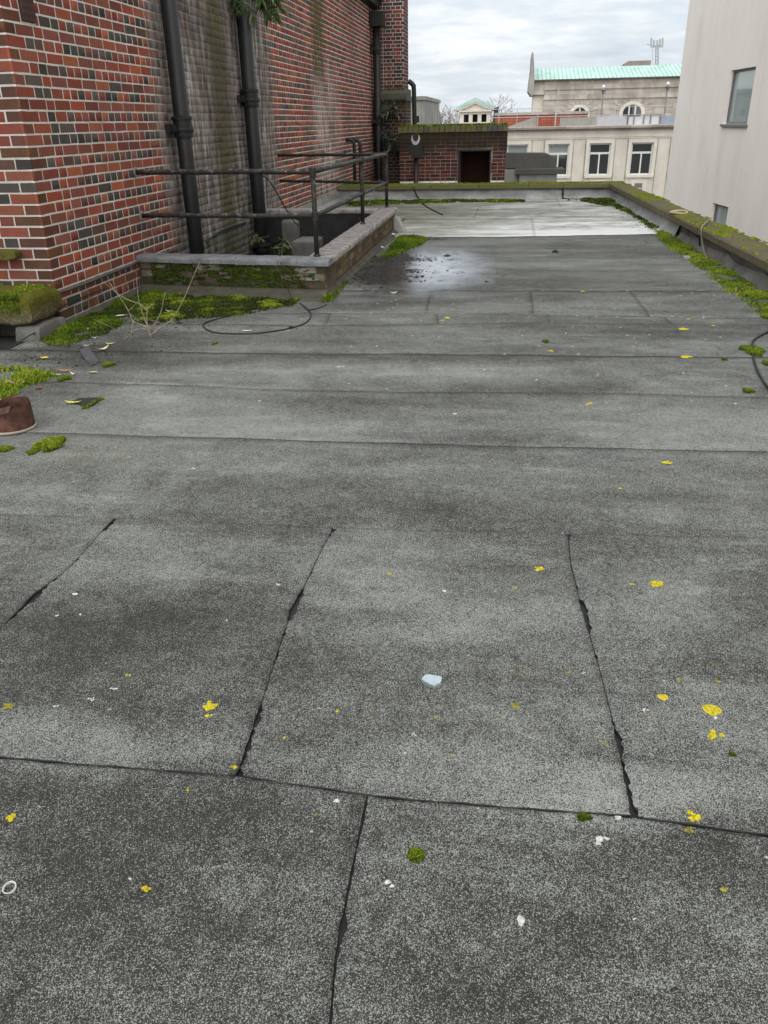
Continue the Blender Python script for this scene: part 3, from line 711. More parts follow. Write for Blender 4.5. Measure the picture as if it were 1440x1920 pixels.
while v_ < 11.92:
    e_ = min(v_+random.uniform(.105,.125), 11.98)
    jx = random.uniform(-.006, .006)
    cop_piece(KX-.205+jx, KX+.045+jx, v_, e_-.006, M_WORN, 'y'); v_ = e_
u = XW+.01
while u < KX-.22:
    e_ = min(u+.35, KX-.21); cop_piece(u, e_-.005, 11.72, 11.98, M_WORN, 'x'); u = e_
m = MB(); box(m, XW, KX-.19, 11.733, 11.739, -.12, KZ-.01); part(m, 'shade_panel', simple('painted_shade', (.035,.034,.034), .9, .6, 3), kerb)  # dark sheet added so the well's far inner face looks shaded
m = MB()
prism(m, [(0,-.01),(-.24,-.01),(-.20,.004),(-.07,.032),(-.02,.056),(0,.058)], lambda u_, z_, d_: (d_, KY-.008+u_, z_), XW-.05, KX+.03); part(m, 'felt_fillet', M_KFIL, kerb)['front'] = 1; m = MB()
prism(m, [(0,-.01),(.09,-.01),(.03,.03),(.012,.058),(0,.058)], lambda u_, z_, d_: (KX+.007+u_, d_, z_), KY-.03, 11.97); part(m, 'felt_fillet', M_KFIL, kerb)
m = MB(); a = G(742,398,.2); prism(m, [(0,0),(.16,0),(.05,.19),(0,.2)], lambda u_, z_, d_: (KX+.01+u_, d_, z_), 11.75, 11.99)
prism(m, [(-.3,0),(.0,0),(.10,.0),(.0,.2),(-.3,.2)], lambda u_, z_, d_: (KX+.02+u_, 11.99+d_, z_), 0, .03); part(m, 'end_flashing', M_FLASH, kerb)

SK = Matrix.Translation((KX, KY, 0)) @ Matrix.Rotation(-.115, 4, 'Z') @ Matrix.Translation((-KX, -KY, 0))
def skew(o, root=None):                            # the front run of the kerb is not quite square to the wall
    if root is None: o.matrix_basis = SK @ o.matrix_basis
    else: T_ = Matrix.Translation(root.location); o.matrix_basis = T_.inverted() @ SK @ T_ @ o.matrix_basis
for ch in list(kerb.children):
    if ch.get('front'): skew(ch, kerb); del ch['front']
# ------------------------------------------------------------------ pipe railing
PX0 = -1.705
rail = empty('pipe_railing', (PX0, 7.42, CT), 'weathered black pipe railing standing on the light well kerb', 'railing')
PX = -1.705; Y1 = 7.42; Y3 = 11.95; Y2 = 9.93; YW1 = 7.64
zt1, zm1 = float(WY(590,322,Y1)[2]), float(WY(596,405,Y1)[2]); zt3, zm3 = float(WY(727,289,Y3)[2]), float(WY(724,342,Y3)[2])
def rz(y, a, b): return a + (b-a)*(y-Y1)/(Y3-Y1)
def wob(p, q, n=10, s=.003):
    P = [np.array(p)*(1-t)+np.array(q)*t for t in np.linspace(0, 1, n)]
    return [P[0]] + [x + rng.normal(0, s, 3)*np.array([.6,.6,1]) for x in P[1:-1]] + [P[-1]]
for nm, pts, r in (('top_rail', wob((XW-.02,YW1,1.028), (PX,Y1,zt1)), .022), ('middle_rail', wob((XW-.02,YW1,.648), (PX,Y1,zm1)), .021),
                   ('top_rail', wob((PX,Y1,zt1), (PX,Y3,zt3)), .023), ('middle_rail', wob((PX,Y1,zm1), (PX,Y3,zm3)), .021),
                   ('top_rail', wob((XW-.02,12.7,.985), (PX,Y3,zt3)), .021), ('middle_rail', wob((XW-.02,12.7,.635), (PX,Y3,zm3)), .021)):
    m = MB(); tube(m, pts, r, 12); part(m, nm, M_RAIL, rail, True)
for y_ in (Y1, Y2, Y3):
    m = MB(); tube(m, [(PX,y_,CT-.02),(PX,y_,rz(y_, zt1, zt3)+.004)], .0225, 12)
    p_ = part(m, 'post', M_RAIL, rail, True)
    m = MB(); lathe(m, [(.022,0),(.034,0),(.034,.012),(.025,.02)], (PX,y_,CT+.0), 14); part(m, 'base_flange', M_RAIL, rail)
    for zz in (rz(y_, zt1, zt3), rz(y_, zm1, zm3)):
        m = MB(); lathe(m, [(.024,-.045),(.030,-.04),(.030,.03),(.026,.034),(0.001,.036)], (PX,y_,zz), 12); part(m, 'fitting', M_RAIL, rail)
for z_ in (1.028, .648):
    m = MB(); tube(m, [(XW+.004,YW1,z_),(XW+.014,YW1,z_)], .045, 14); part(m, 'wall_flange', simple('flange_lime', (.30,.28,.23), .9), rail)

# bent vent pipes beyond the well
for q, (px, lab) in enumerate(((664,'black bent vent pipe beside the far end of the wall, left one'),(675,'black bent vent pipe beside the far end of the wall, right one'))):
    Yv = 17.35 + q*.12; b = WY(px, 345, Yv); tp = WY(px, 262, Yv); l = WY(px-16, 262, Yv)
    P = [b, tp+np.array([0,0,-.12])] + [tp + np.array([-.10+.10*math.cos(a), 0, -.10+.10*math.sin(a)]) for a in np.linspace(0, math.pi/2, 6)] + [l]
    P[0] = np.array([b[0], Yv, -.4]); m = MB(); tube(m, P, .035, 10); thing(m, 'vent_pipe', M_IRON, lab, 'pipe', 'bent vent pipes', True)

# ------------------------------------------------------------------ parapets
par = empty('parapet_wall', (2.0, 12, 0), 'low parapet with long mossy coping stones along the right edge', 'wall')
m = MB()
def pbox(y0, y1, xi0, xi1, z0, z1):
    m.add([(xpar(y0)+xi0,y0,z0),(xpar(y0)+xi1,y0,z0),(xpar(y1)+xi1,y1,z0),(xpar(y1)+xi0,y1,z0),(xpar(y0)+xi0,y0,z1),(xpar(y0)+xi1,y0,z1),(xpar(y1)+xi1,y1,z1),(xpar(y1)+xi0,y1,z1)], BF)
pbox(-5, 17.4, .0, .30, -.05, .195); part(m, 'wall', M_CEM, par)
m = MB(); n_ = 60
for s_ in range(n_):                                # loose lapped felt upstand, ragged top edge
    ya, yb = -3 + s_*.235, -3 + (s_+1)*.235
    if yb > 11.2: break
    za, zb_ = .10+.02*math.sin(ya*5)+.01*math.sin(ya*17), .10+.02*math.sin(yb*5)+.01*math.sin(yb*17)
    m.add([(xpar(ya)-.07,ya,.0),(xpar(yb)-.07,yb,.0),(xpar(yb)-.02,yb,zb_),(xpar(ya)-.02,ya,za),(xpar(yb)+.0,yb,zb_),(xpar(ya)+.0,ya,za)], [(0,1,2,3),(3,2,4,5)])
part(m, 'felt_upstand', M_CEM, par)
m = MB(); P_ = [(-.095,0),(-.05,.05),(-.035,.12),(-.02,.17),(.0,.19)]
ysf = np.linspace(11.2, 17.1, 34)
vs_ = [(xpar(y_)+u_+.008*math.sin(y_*7+z_*30)+.006*math.sin(y_*19), y_, z_+.001) for y_ in ysf for u_, z_ in P_]
m.add(vs_, [(i*5+j, i*5+j+1, (i+1)*5+j+1, (i+1)*5+j) for i in range(33) for j in range(4)]); part(m, 'lead_flashing', M_FLASH, par, True)
def coping(y0, y1, mat=M_COPING):
    m = MB(); j = lambda: random.uniform(-.004, .004); ny = 9; rows = []
    for s_ in range(ny):
        y_ = y0 + (y1-y0)*s_/(ny-1); xi, xo = xpar(y_)-.105+j(), xpar(y_)+.235+j()
        rows.append([(xi,y_,.195),(xi+j(),y_,.255+j()),(xi+.02,y_,.272+j()),(xi+.12,y_,.279+j()),(xi+.22,y_,.277+j()),(xo-.02,y_,.266+j()),(xo,y_,.25),(xo,y_,.195)])
    vs_ = [p for r in rows for p in r]; k = 8
    f = [(i*k+q, i*k+(q+1)%k, (i+1)*k+(q+1)%k, (i+1)*k+q) for i in range(ny-1) for q in range(k)] + [tuple(range(k-1,-1,-1)), tuple((ny-1)*k+q for q in range(k))]
    m.add(vs_, [tuple(reversed(a)) for a in f]); return part(m, 'coping_stone', mat, par)
ye = [-4.9, -3.9, -2.9, -1.9, -.9, .1, 1.1, 2.1, 3.1, 4.1, 5.1, 6.1, 7.05, 8.0, 9.0, 10.0, 10.9, 11.8, 12.8, 13.8, 14.8, 15.9, 16.98]
for a, b in zip(ye, ye[1:]): coping(a, b-.008)
far = empty('parapet_wall', (-.5, 17.2, 0), 'low parapet with bright green mossy coping across the far end', 'wall')
m = MB(); box(m, -3.45, xpar(17.2)+.3, 17.12, 17.42, -.05, .188); part(m, 'wall', M_CEM, far)
m = MB(); xsf = np.linspace(XW+.01, 1.0, 42); P_ = [(-.13,0),(-.075,.045),(-.05,.06),(-.045,.13),(-.03,.16),(-.004,.185)]
m.add([(x_, 17.115+u_+.010*math.sin(x_*4+z_*25)+.006*math.sin(x_*11), z_+.002) for x_ in xsf for u_, z_ in P_], [(i*6+j, (i+1)*6+j, (i+1)*6+j+1, i*6+j+1) for i in range(41) for j in range(5)]); part(m, 'lead_flashing', M_FLASH, far, True)
m = MB(); xsf = np.linspace(1.03, xpar(17.1), 12); P_ = [(-.16,0),(-.09,.03),(-.06,.10),(-.02,.17),(-.004,.185)]
m.add([(x_, 17.115+u_+.014*math.sin(x_*6+z_*20), z_+.002+.02*max(0, 1-(x_-1.03)*8)*(z_<.05)) for x_ in xsf for u_, z_ in P_], [(i*5+j, (i+1)*5+j, (i+1)*5+j+1, i*5+j+1) for i in range(11) for j in range(4)]); part(m, 'lead_flashing', M_FLASH, far, True)
m = MB(); m.add([(1.0,16.98,.0),(1.06,17.03,.0),(1.02,17.07,.16),(.99,17.06,.16)], [(0,1,2,3)]); part(m, 'torn_flap', M_BIT, far)
xe = [-3.42, -2.5, -1.55, -.6, .35, 1.02, xpar(17.2)+.23]
for a, b in zip(xe, xe[1:]):
    m = MB(); bevbox(m, a, b-.008, 17.02, 17.44, .19, .272, .012, .004); part(m, 'coping_stone', M_COPFAR, far)

# ------------------------------------------------------------------ broken mossy stonework at the lower left
m = MB(); random.seed(3)
nxs, nys = 22, 10
def blob_block(m, x0, x1, y0, y1, z0, z1, amp):
    pts = {}
    n = 7; vs_, fs_ = [], []
    def S(u, v, w): # displaced box surface
        x = x0+(x1-x0)*u; y = y0+(y1-y0)*v; z = z0+(z1-z0)*w
        d = amp*(math.sin(x*17+z*11)+math.sin(y*19+x*7)+math.sin(z*23+y*9)+.6*math.sin(x*41+y*37+z*33))*.35
        cx, cy, cz = (u-.5), (v-.5), (w-.5); rr = max(abs(cx), abs(cy), abs(cz))*2
        k = 1 - .07*((abs(cx)*2)**4*(abs(cz)*2)**4 + (abs(cy)*2)**4*(abs(cz)*2)**4)
        return ((x0+x1)/2+(x-(x0+x1)/2)*k+d, (y0+y1)/2+(y-(y0+y1)/2)*k+d, (z0+z1)/2+(z-(z0+z1)/2)*k+d*.7)
    for ax in range(3):
        for side in (0, 1):
            b = len(vs_); na = 14
            for i in range(na+1):
                for j in range(na+1):
                    c = [0,0,0]; c[ax] = side; c[(ax+1)%3] = i/na; c[(ax+2)%3] = j/na; vs_.append(S(*c))
            for i in range(na):
                for j in range(na):
                    q = (b+i*(na+1)+j, b+(i+1)*(na+1)+j, b+(i+1)*(na+1)+j+1, b+i*(na+1)+j+1); fs_.append(q if side else q[::-1])
    m.add(vs_, fs_)
def old_stone(name, moss_top, z0, z1):
    t = MT(name); n = t.noise(9, 5, .65); f = t.noise(45, 5, .65); x, y, z = t.xyz()
    c = t.ramp(t.math('ADD', t.math('MULTIPLY', n, .6), t.math('MULTIPLY', f, .4)), [(.32, (.05, .042, .025)), (.5, (.15, .125, .07)), (.68, (.36, .34, .28))])
    mk = t.math('MULTIPLY', t.ss(t.math('ADD', z, t.math('MULTIPLY', t.math('SUBTRACT', n, .5), .3)), z0, z1), t.ss(f, .25, .5))
    c = t.mix(t.math('MULTIPLY', mk, moss_top), c, t.mix(f, (.05, .055, .006), (.17, .16, .012)))
    return t.out(c, .95, t.math('ADD', n, f), 1., .02, .15)
m = MB(); blob_block(m, -4.7, -3.375, 5.42, 5.86, .105, .335, .010)
o_ = thing(m, 'coping_block', old_stone('old_mossy_stone', .95, .16, .26), 'old stone block thick with green moss at the wall corner', 'stone block')
m = MB(); blob_block(m, -3.56, -3.36, 5.46, 5.86, -.05, .105, .012)
thing(m, 'outlet_jamb', M_CEM, 'grey cement jamb right of the dark gutter outlet', 'stone block')
m = MB(); blob_block(m, -4.5, -3.80, 5.28, 5.86, -.05, .10, .014)
thing(m, 'outlet_jamb', old_stone('old_stone_low', .8, .0, .1), 'mossy sloping cement jamb left of the dark gutter outlet', 'stone block')
m = MB(); box(m, -3.80, -3.56, 5.62, 5.86, -.02, .104); thing(m, 'gutter_outlet', M_BIT, 'black gutter outlet under the mossy stone block', 'gutter outlet')
m = MB(); p_ = WY(0, 475, 5.86); q_ = WY(37, 485, 5.86); blob_block(m, p_[0]-.6, q_[0], 5.80, 5.92, q_[2]-.01, q_[2]+.07, .006)
thing(m, 'stone_ledge', old_stone('ledge_stone', .9, .4, .6), 'small dark mossy ledge sticking out of the brick pier', 'ledge')

# ------------------------------------------------------------------ things beyond the far parapet
SY = 20.5
shed = empty('brick_shed', (-1.3, SY, -1), 'squat dark brick shed with mossy top and open doorway', 'shed')
mps = lambda u, z, d: (u, SY-d, z)
sx0, sx1, sz1 = -2.60, -.125, 1.28; dx0, dx1, dz1 = -1.20, -.50, .755
m = MB(); wall_with_holes(m, mps, sx0, sx1, -3, sz1, [(dx0, dx1, -3, dz1)], .9)
m.add([(sx1,SY,-3),(sx1,SY+2.4,-3),(sx1,SY+2.4,sz1),(sx1,SY,sz1),(sx0,SY+2.4,-3),(sx0,SY+2.4,sz1),(sx0,SY,-3),(sx0,SY,sz1)], [(0,1,2,3),(1,4,5,2),(4,6,7,5),(3,2,5,7)])
part(m, 'wall', M_MSHED, shed)
m = MB(); m.add([(dx0,SY+.9,-3),(dx1,SY+.9,-3),(dx1,SY+.9,dz1),(dx0,SY+.9,dz1)], [(0,1,2,3)]); part(m, 'inner_wall', simple('inner_dark_brick', (.045,.018,.014), .9, .3, 8), shed)
SB = []
def put_shed(u, z, L_, h, st, n): SB.append(dict(p=(u, SY, z), rz=0., L=L_, h=h, col=jitcol(random.choice([(.125,.038,.028),(.10,.032,.025),(.15,.05,.036),(.075,.03,.025)])), hid=z < .1))
bond(sx0, sx1, -.6, sz1-.12, (), (), put_shed, lambda a, b, z: (dx0-.035, dx1+.035) if (b > dx0-.035 and a < dx1+.035 and z < dz1+.03) else None, True)
lay(SB, shed, M_BSHED, M_BSHED, 300)
SB2 = []
bond(SY, SY+2.3, -.6, sz1-.12, (), (), lambda u, z, L_, h, st, n: SB2.append(dict(p=(sx1, u, z), rz=math.pi/2, L=L_, h=h, col=jitcol((.15,.045,.035)))), None, True)
lay(SB2, shed, M_BSHED, brick_material('shed_brick_mass', 'attr', False, shed_moss), 0)
for k in range(21):                                 # brick-on-edge course along the top
    a = sx0 + k*(sx1-sx0+.06)/21 - .03; m = MB(); bevbox(m, a, a+(sx1-sx0)/21-.008, SY-.05, SY+.2, 1.165, 1.30+random.uniform(-.01,.012), .012, .004); part(m, 'coping_brick', M_COPFAR if random.random()<.8 else M_DARKC, shed)
m = MB(); box(m, dx0-.05, dx1+.05, SY-.012, SY+.1, dz1, dz1+.035); box(m, dx1-.0, dx1+.03, SY-.01, SY+.1, -1, dz1); box(m, dx0-.03, dx0, SY-.01, SY+.1, -1, dz1); part(m, 'door_frame', M_IRON, shed)
KYs = 22.0
stk = empty('brick_stack', (-3, KYs, -1), 'tall brick stack with mossy stone band rising behind the shed', 'chimney')
kx0, kx1, kx2 = -3.42, -2.66, -2.50
m = MB(); box(m, kx0, -2.672, KYs+.08, KYs+.95, 2.1, 7.5); box(m, kx0, kx1+.03, KYs-.02, KYs+1.1, -3, 1.9); part(m, 'core', M_MSTK, stk)
m = MB(); prism(m, [(-.08,1.86),(.0,1.86),(.0,2.02),(.10,2.12),(.9,2.12),(.98,1.86)], lambda u, z, d: (d, KYs+u, z), kx0, kx1+.06)
part(m, 'stone_band', M_DARKC, stk)
KBk = []
ucol = lambda: jitcol(random.choice([(.16,.05,.042),(.12,.045,.04),(.20,.065,.05),(.075,.055,.05),(.05,.042,.04)]))
bond(kx0+.0, -2.672, 2.14, 4.3, (), (.12,.12,.07), lambda u, z, L_, h, st, n: KBk.append(dict(p=(u, KYs+.08, z), rz=0., L=L_, h=h, col=ucol())))
bond(kx0, kx1+.03, -.3, 1.86, (), (.12,.07), lambda u, z, L_, h, st, n: KBk.append(dict(p=(u, KYs-.02, z), rz=0., L=L_, h=h, col=ucol())))
lay(KBk, stk, M_BSTK, M_BSTK, 300)
KB3 = []
bond(KYs+.08, KYs+.95, 2.14, 7.4, (), (), lambda u, z, L_, h, st, n: KB3.append(dict(p=(-2.672, u, z), rz=math.pi/2, L=L_, h=h, col=ucol())))
bond(KYs-.02, KYs+1.1, -.3, 1.86, (), (), lambda u, z, L_, h, st, n: KB3.append(dict(p=(kx1+.03, u, z), rz=math.pi/2, L=L_, h=h, col=ucol())))
bond(kx0, -2.672, 4.3, 7.4, (), (), lambda u, z, L_, h, st, n: KB3.append(dict(p=(u, KYs+.08, z), rz=0., L=L_, h=h, col=ucol())))
lay(KB3, stk, M_BSTK, brick_material('stack_brick_mass', 'attr', False, stack_dirt), 0)
# gooseneck pipe
a = WY(778, 228, 21.6); b = WY(776, 160, 21.6); c = WY(766, 152, 21.6)
m = MB(); tube(m, smooth_pts([(a[0],21.6,-.5),(a[0],21.6,.8),tuple(b+np.array([.0,0,-.12])),tuple(b+np.array([-.02,0,.0])),tuple(b+np.array([-.07,0,.055])),tuple(c)], 6), .055, 12)
thing(m, 'gooseneck_pipe', M_IRON, 'black gooseneck pipe curving over beside the brick stack', 'pipe', None, True)
# hopper head with pale broken lining in front of the shed
LY = 19.9; hp = empty('rainwater_hopper', (-2.15, LY, 0), 'black hopper head with pale crescent lining in front of the shed', 'hopper')
c0 = WY(780, 290, LY); mph = lambda u, z, d: (c0[0]+u, LY-d, z)
m = MB(); tube(m, [(c0[0],LY,-2),(c0[0],LY,.70)], .055, 14); part(m, 'pipe', M_IRON, hp, True)
m = MB(); prism(m, [(-.16,.92),(-.165,.74),(-.06,.66),(.06,.66),(.165,.74),(.16,.92)], mph, -.12, .12); part(m, 'hopper', M_IRON, hp)
m = MB(); outer = [(.095*math.cos(t_), 1.05+.13*math.sin(t_)) for t_ in np.linspace(math.pi*.86, math.pi*2.14, 16)]; inner = [(.066*math.cos(t_), 1.09+.10*math.sin(t_)) for t_ in np.linspace(math.pi*2.1, math.pi*.9, 14)]
prism(m, outer+inner, mph, .02, .11); part(m, 'lining', simple('pale_lining', (.50,.50,.48), .5, .25), hp)
m = MB(); prism(m, [(-.075,1.035),(.0,1.01),(.075,1.05),(.085,1.17),(-.07,1.16)], mph, -.03, .062); part(m, 'cowl', M_IRON, hp)
# grey building behind the gooseneck
GYb = 40; mpg = lambda u, z, d: (u, GYb-d, z)
gb = empty('grey_building', (-4.6, GYb, -14), 'small grey concrete building just right of the brick stack', 'building')
m = MB(); wall_with_holes(m, mpg, -8, -3.93, -14, 2.25, [(-4.35,-4.18,1.35,1.62)], .3); m.add([mpg(-3.93,-14,0),mpg(-3.93,-14,-8),mpg(-3.93,2.25,-8),mpg(-3.93,2.25,0)], [(0,1,2,3)]); part(m, 'wall', M_GREYC, gb)
m = MB(); mbox(m, mpg, -8.1, -3.87, 2.25, 2.40, -8.1, .08); part(m, 'roof_slab', M_GREYC, gb)
m = MB(); mbox(m, mpg, -4.35, -4.18, 1.35, 1.62, -.3, -.25); part(m, 'window', M_GLASSD, gb)
# stepped concrete blocks right of the shed
bt = empty('concrete_blocks', (.4, 19, -1), 'stack of dark mossy concrete coping blocks beside the shed', 'concrete block')
m = MB(); prism(m, [(-.13,.44),(.97,.44),(.965,.63),(.72,.73),(-.13,.745)], lambda u, z, d: (u, 19.35-d, z), -.45, .10); part(m, 'upper_block', M_DARKC, bt)
m = MB(); bevbox(m, .085, 1.13, 18.95, 19.6, .335, .438, .012, .006); part(m, 'slab', M_DARKC, bt)
m = MB(); bevbox(m, .19, .985, 19.03, 19.5, -3, .333, .01, .003); part(m, 'pier', M_GREYC, bt)
m = MB(); bevbox(m, -.13, .20, 19.25, 19.6, -3, .42, .01, .003); part(m, 'side_pier', M_GREYC, bt)

# ------------------------------------------------------------------ white rendered building on the right
wd = np.array([-.096, .995]); wd /= np.linalg.norm(wd); wn = np.array([-wd[1], wd[0]]); WO = np.array([4.756, 20.0])
def mpw(s, z, d): p = WO + wd*s + wn*d; return (p[0], p[1], z)
def PW(px, py):                                     # photo pixel on the white wall -> (s, z)
    dd = ray(px, py); t_ = (WO @ wn)/(dd[:2] @ wn); p = dd*t_ + O0; return float((p[:2]-WO) @ wd), float(p[2])
send = PW(1262, 250)[0]
def win_rect(a, b, c, d): s0, z1 = PW(*a); s1, z0 = PW(*b); return min(PW(*c)[0], PW(*d)[0]), max(PW(*a)[0], PW(*b)[0]), z0, z1
uw = (PW(1409,180)[0], PW(1363,185)[0], PW(1382,233)[1], PW(1390,129)[1]); lw = (PW(1364,400)[0], PW(1335,395)[0], PW(1350,425)[1]-.15, PW(1350,384)[1])
white = empty('white_building', (5, 20, -14), 'tall white rendered building filling the right edge', 'building')
m = MB(); wall_with_holes(m, mpw, -34, send, -14, 14, [uw, lw], .13)
m.add([mpw(send,-14,0),mpw(send,-14,-14),mpw(send,14,-14),mpw(send,14,0),mpw(-34,-14,0),mpw(-34,-14,-14),mpw(-34,14,-14),mpw(-34,14,0)], [(0,1,2,3),(4,7,6,5),(3,2,6,7)])
part(m, 'wall', M_WHITE, white)
for (a, b, c, d) in (uw, lw):
    m = MB(); f_ = .045
    for r_ in ((a, a+f_, c, d), (b-f_, b, c, d), (a+f_, b-f_, c, c+f_), (a+f_, b-f_, d-f_, d)): mbox(m, mpw, *r_, -.125, -.06)
    wf = part(m, 'window', M_GREYF, white)
    m = MB(); mbox(m, mpw, a+f_, b-f_, c+f_, d-f_, -.115, -.095); part(m, 'pane', M_GLASS, wf)
    m = MB(); mbox(m, mpw, a-.06, b+.06, c-.05, c-.002, -.10, .05); part(m, 'sill', M_GREYF, wf)

# ------------------------------------------------------------------ cream stone office building
FY = 48.0; mpf = lambda u, z, d: (u, FY-d, z)
off = empty('office_building', (4, FY, -14), 'cream stone building with tall white sash windows and flat cornice', 'building')
WC = [-4.02, -1.86, .30, 2.47, 4.63, 6.80, 8.96]; wz0, wz1, ww = -1.40, .18, .56
holes = [(c-ww, c+ww, wz0, wz1) for c in WC] + [(c-ww, c+ww, wz0-3.3, wz1-3.3) for c in WC]
m = MB(); wall_with_holes(m, mpf, -7, 12, -14, .86, holes, .22); m.add([mpf(-7,-14,0),mpf(-7,-14,-10),mpf(-7,.86,-10),mpf(-7,.86,0),mpf(-7,.86,-12),mpf(12,.86,-12),mpf(12,.86,0)], [(0,3,2,1),(3,6,5,4)]); part(m, 'wall', M_STONE, off)
m = MB(); prism(m, [(0,.80),(.10,.80),(.14,.88),(.30,.90),(.32,1.0),(.0,1.03)], lambda u, z, d: (d, FY-u, z), -7.2, 12.2); part(m, 'cornice', M_STONED, off)
m = MB(); mbox(m, mpf, -7, 12, .40, .46, .0, .04); mbox(m, mpf, -7, 12, .47, .50, .0, .06); part(m, 'string_course', M_STONE, off)
for c in WC[:]:
    m = MB()
    for r_ in ((c-ww-.17, c-ww-.0, wz0-.05, wz1+.17), (c+ww, c+ww+.17, wz0-.05, wz1+.17), (c-ww, c+ww, wz1, wz1+.17)): mbox(m, mpf, *r_, .0, .05)
    part(m, 'architrave', M_STONEP, off)
    m = MB(); mbox(m, mpf, c-ww-.14, c+ww+.14, wz0-.12, wz0-.002, .0, .09); part(m, 'sill', M_STONEP, off)
    m = MB(); mbox(m, mpf, c-.42, c+.42, wz0-1.1, wz0-.22, .0, .03); part(m, 'apron_panel', M_STONEP, off)
    for s_ in (-1, 1):
        m = MB(); mbox(m, mpf, c+s_*1.08-.33, c+s_*1.08-.30, -3, .39, .0, .03) if s_ > 0 else mbox(m, mpf, c-1.08+.30, c-1.08+.33, -3, .39, .0, .03); part(m, 'pilaster_edge', M_STONED, off)
for c, a, b in [(c, wz0, wz1) for c in WC] + [(c, wz0-3.3, wz1-3.3) for c in WC]:
    tr = a + (b-a)*.69; m = MB(); f_ = .075
    for r_ in ((c-ww, c-ww+f_, a, b), (c+ww-f_, c+ww, a, b), (c-ww+f_, c+ww-f_, a, a+f_), (c-ww+f_, c+ww-f_, b-f_, b), (c-ww+f_, c+ww-f_, tr-.05, tr+.05), (c-.035, c+.035, a+f_, tr-.05)): mbox(m, mpf, *r_, -.2, -.1)
    wf = part(m, 'window', M_FRAME, off)
    for k, r_ in enumerate(((c-ww+f_, c-.035, a+f_, tr-.05), (c+.035, c+ww-f_, a+f_, tr-.05), (c-ww+f_, c+ww-f_, tr+.05, b-f_))):
        m = MB(); mbox(m, mpf, *r_, -.19, -.17); part(m, 'pane', M_BLIND if (k == 2 and c < 3) else M_GLASSD, wf)
m = MB(); mbox(m, mpf, 6.60, 7.0, -2.02, -1.80, .03, .05); part(m, 'grille', M_GREYF, off)
m = MB(); mbox(m, mpf, 2.5, 4.4, 1.03, 1.43, -1.3, -1.0); part(m, 'upstand', M_GREYC, off)
m = MB(); prism(m, [(-.3,1.03),(1.25,1.03),(1.25,1.46),(1.05,1.46)], mpf, -1.6, -.7); part(m, 'sloping_upstand', M_GREYC, off)
m = MB(); mbox(m, mpf, 4.4, 6.0, 1.03, 1.45, -1.3, -1.05); part(m, 'roof_panel', simple('lilac_panel', (.46,.46,.50), .5, .1), off)
m = MB(); mbox(m, mpf, 6.02, 7.7, 1.03, 1.42, -1.3, -1.05); part(m, 'roof_panel', simple('white_panel', (.62,.63,.66), .5, .12), off)
m = MB(); mbox(m, mpf, 7.72, 9.6, 1.03, 1.40, -1.3, -1.05); part(m, 'roof_panel', M_BLUEP, off)
rl = empty('roof_railing', (4, FY-1, 1), 'thin metal railing along the flat roof of the cream building', 'railing')
for x_ in (6.04, 6.35, 6.85, 7.2, 7.68):
    m = MB(); mbox(m, mpf, x_-.025, x_+.025, 1.03, 1.5, -1.04, -1.0); part(m, 'post', M_GREYF, rl)
m = MB(); mbox(m, mpf, 5.9, 7.8, 1.46, 1.5, -1.0, -.96); part(m, 'top_rail', M_GREYF, rl)
for x_ in (-.8, .2, 1.35, 2.3, 4.9, 5.5, 7.9):
    m = MB(); tube(m, [mpf(x_,1.03,-2.6), mpf(x_,1.93,-2.6)], .018, 6); part(m, 'post', M_STEEL, rl)
for z_ in (1.5, 1.92):
    m = MB(); tube(m, [mpf(-1.2,z_,-2.6), mpf(8.4,z_,-2.6)], .018, 6); part(m, 'rail', M_STEEL, rl)
m = MB(); tube(m, [mpf(2.3,1.0,-2.2), mpf(2.36,2.9,-2.2)], .025, 6); thing(m, 'thin_mast', M_STEEL, 'thin pale pole on the flat roof before the red wall', 'pole')
# red brick wall behind
RY = 60.; mpr = lambda u, z, d: (u, RY-d, z)
rb = empty('red_brick_wall', (2, RY, -14), 'bright red brick rooftop wall behind the cream building', 'wall')
a = WY(928, 232, RY); b = WY(1103, 208, RY)
m = MB(); mbox(m, mpr, a[0], b[0], -14, WY(1010,212,RY)[2]-.1, -1.2, 0); part(m, 'wall', M_REDFAR, rb)
m = MB(); mbox(m, mpr, a[0]-.05, b[0]+.05, WY(1010,212,RY)[2]-.098, WY(1010,208,RY)[2]-.06, -1.3, .08); part(m, 'coping', M_GREYC, rb)

# ------------------------------------------------------------------ copper-roofed stone hall
HY = 85.; mph2 = lambda u, z, d: (u, HY-d, z)
hall = empty('stone_hall', (10, HY, -14), 'large weathered stone hall with pale green copper roof', 'building')
ex0 = 3.05; ex1 = 24.; ez = 4.62
m = MB(); ax, az0 = 10.75, 1.20
def arch_pts(cx, zb, zs, r, n=12): return [(cx-r, zb), (cx+r, zb)] + [(cx+r*math.cos(t_), zs+r*.82*math.sin(t_)) for t_ in np.linspace(0, math.pi, n)]
mbox(m, mph2, ex0-.35, ex1, -14, ez, -14, 0); part(m, 'wall', M_STONED, hall)
m = MB(); mbox(m, mph2, 1.75, ex0-.352, -14, 3.4, -6, -.3); part(m, 'end_wall', M_STONE, hall)
m = MB(); mbox(m, mph2, 1.45, ex0-.352, 3.402, 3.62, -6, .1); mbox(m, mph2, 1.6, ex0-.352, 3.622, 4.5, -6, -.1); part(m, 'end_cornice', M_STONED, hall)
for z_ in (4.48, 3.75, 2.95):
    m = MB(); mbox(m, mph2, ex0-.4, ex1, z_, z_+.09, .0, .10); part(m, 'string_course', M_STONED, hall)
m = MB(); r0 = 1.62
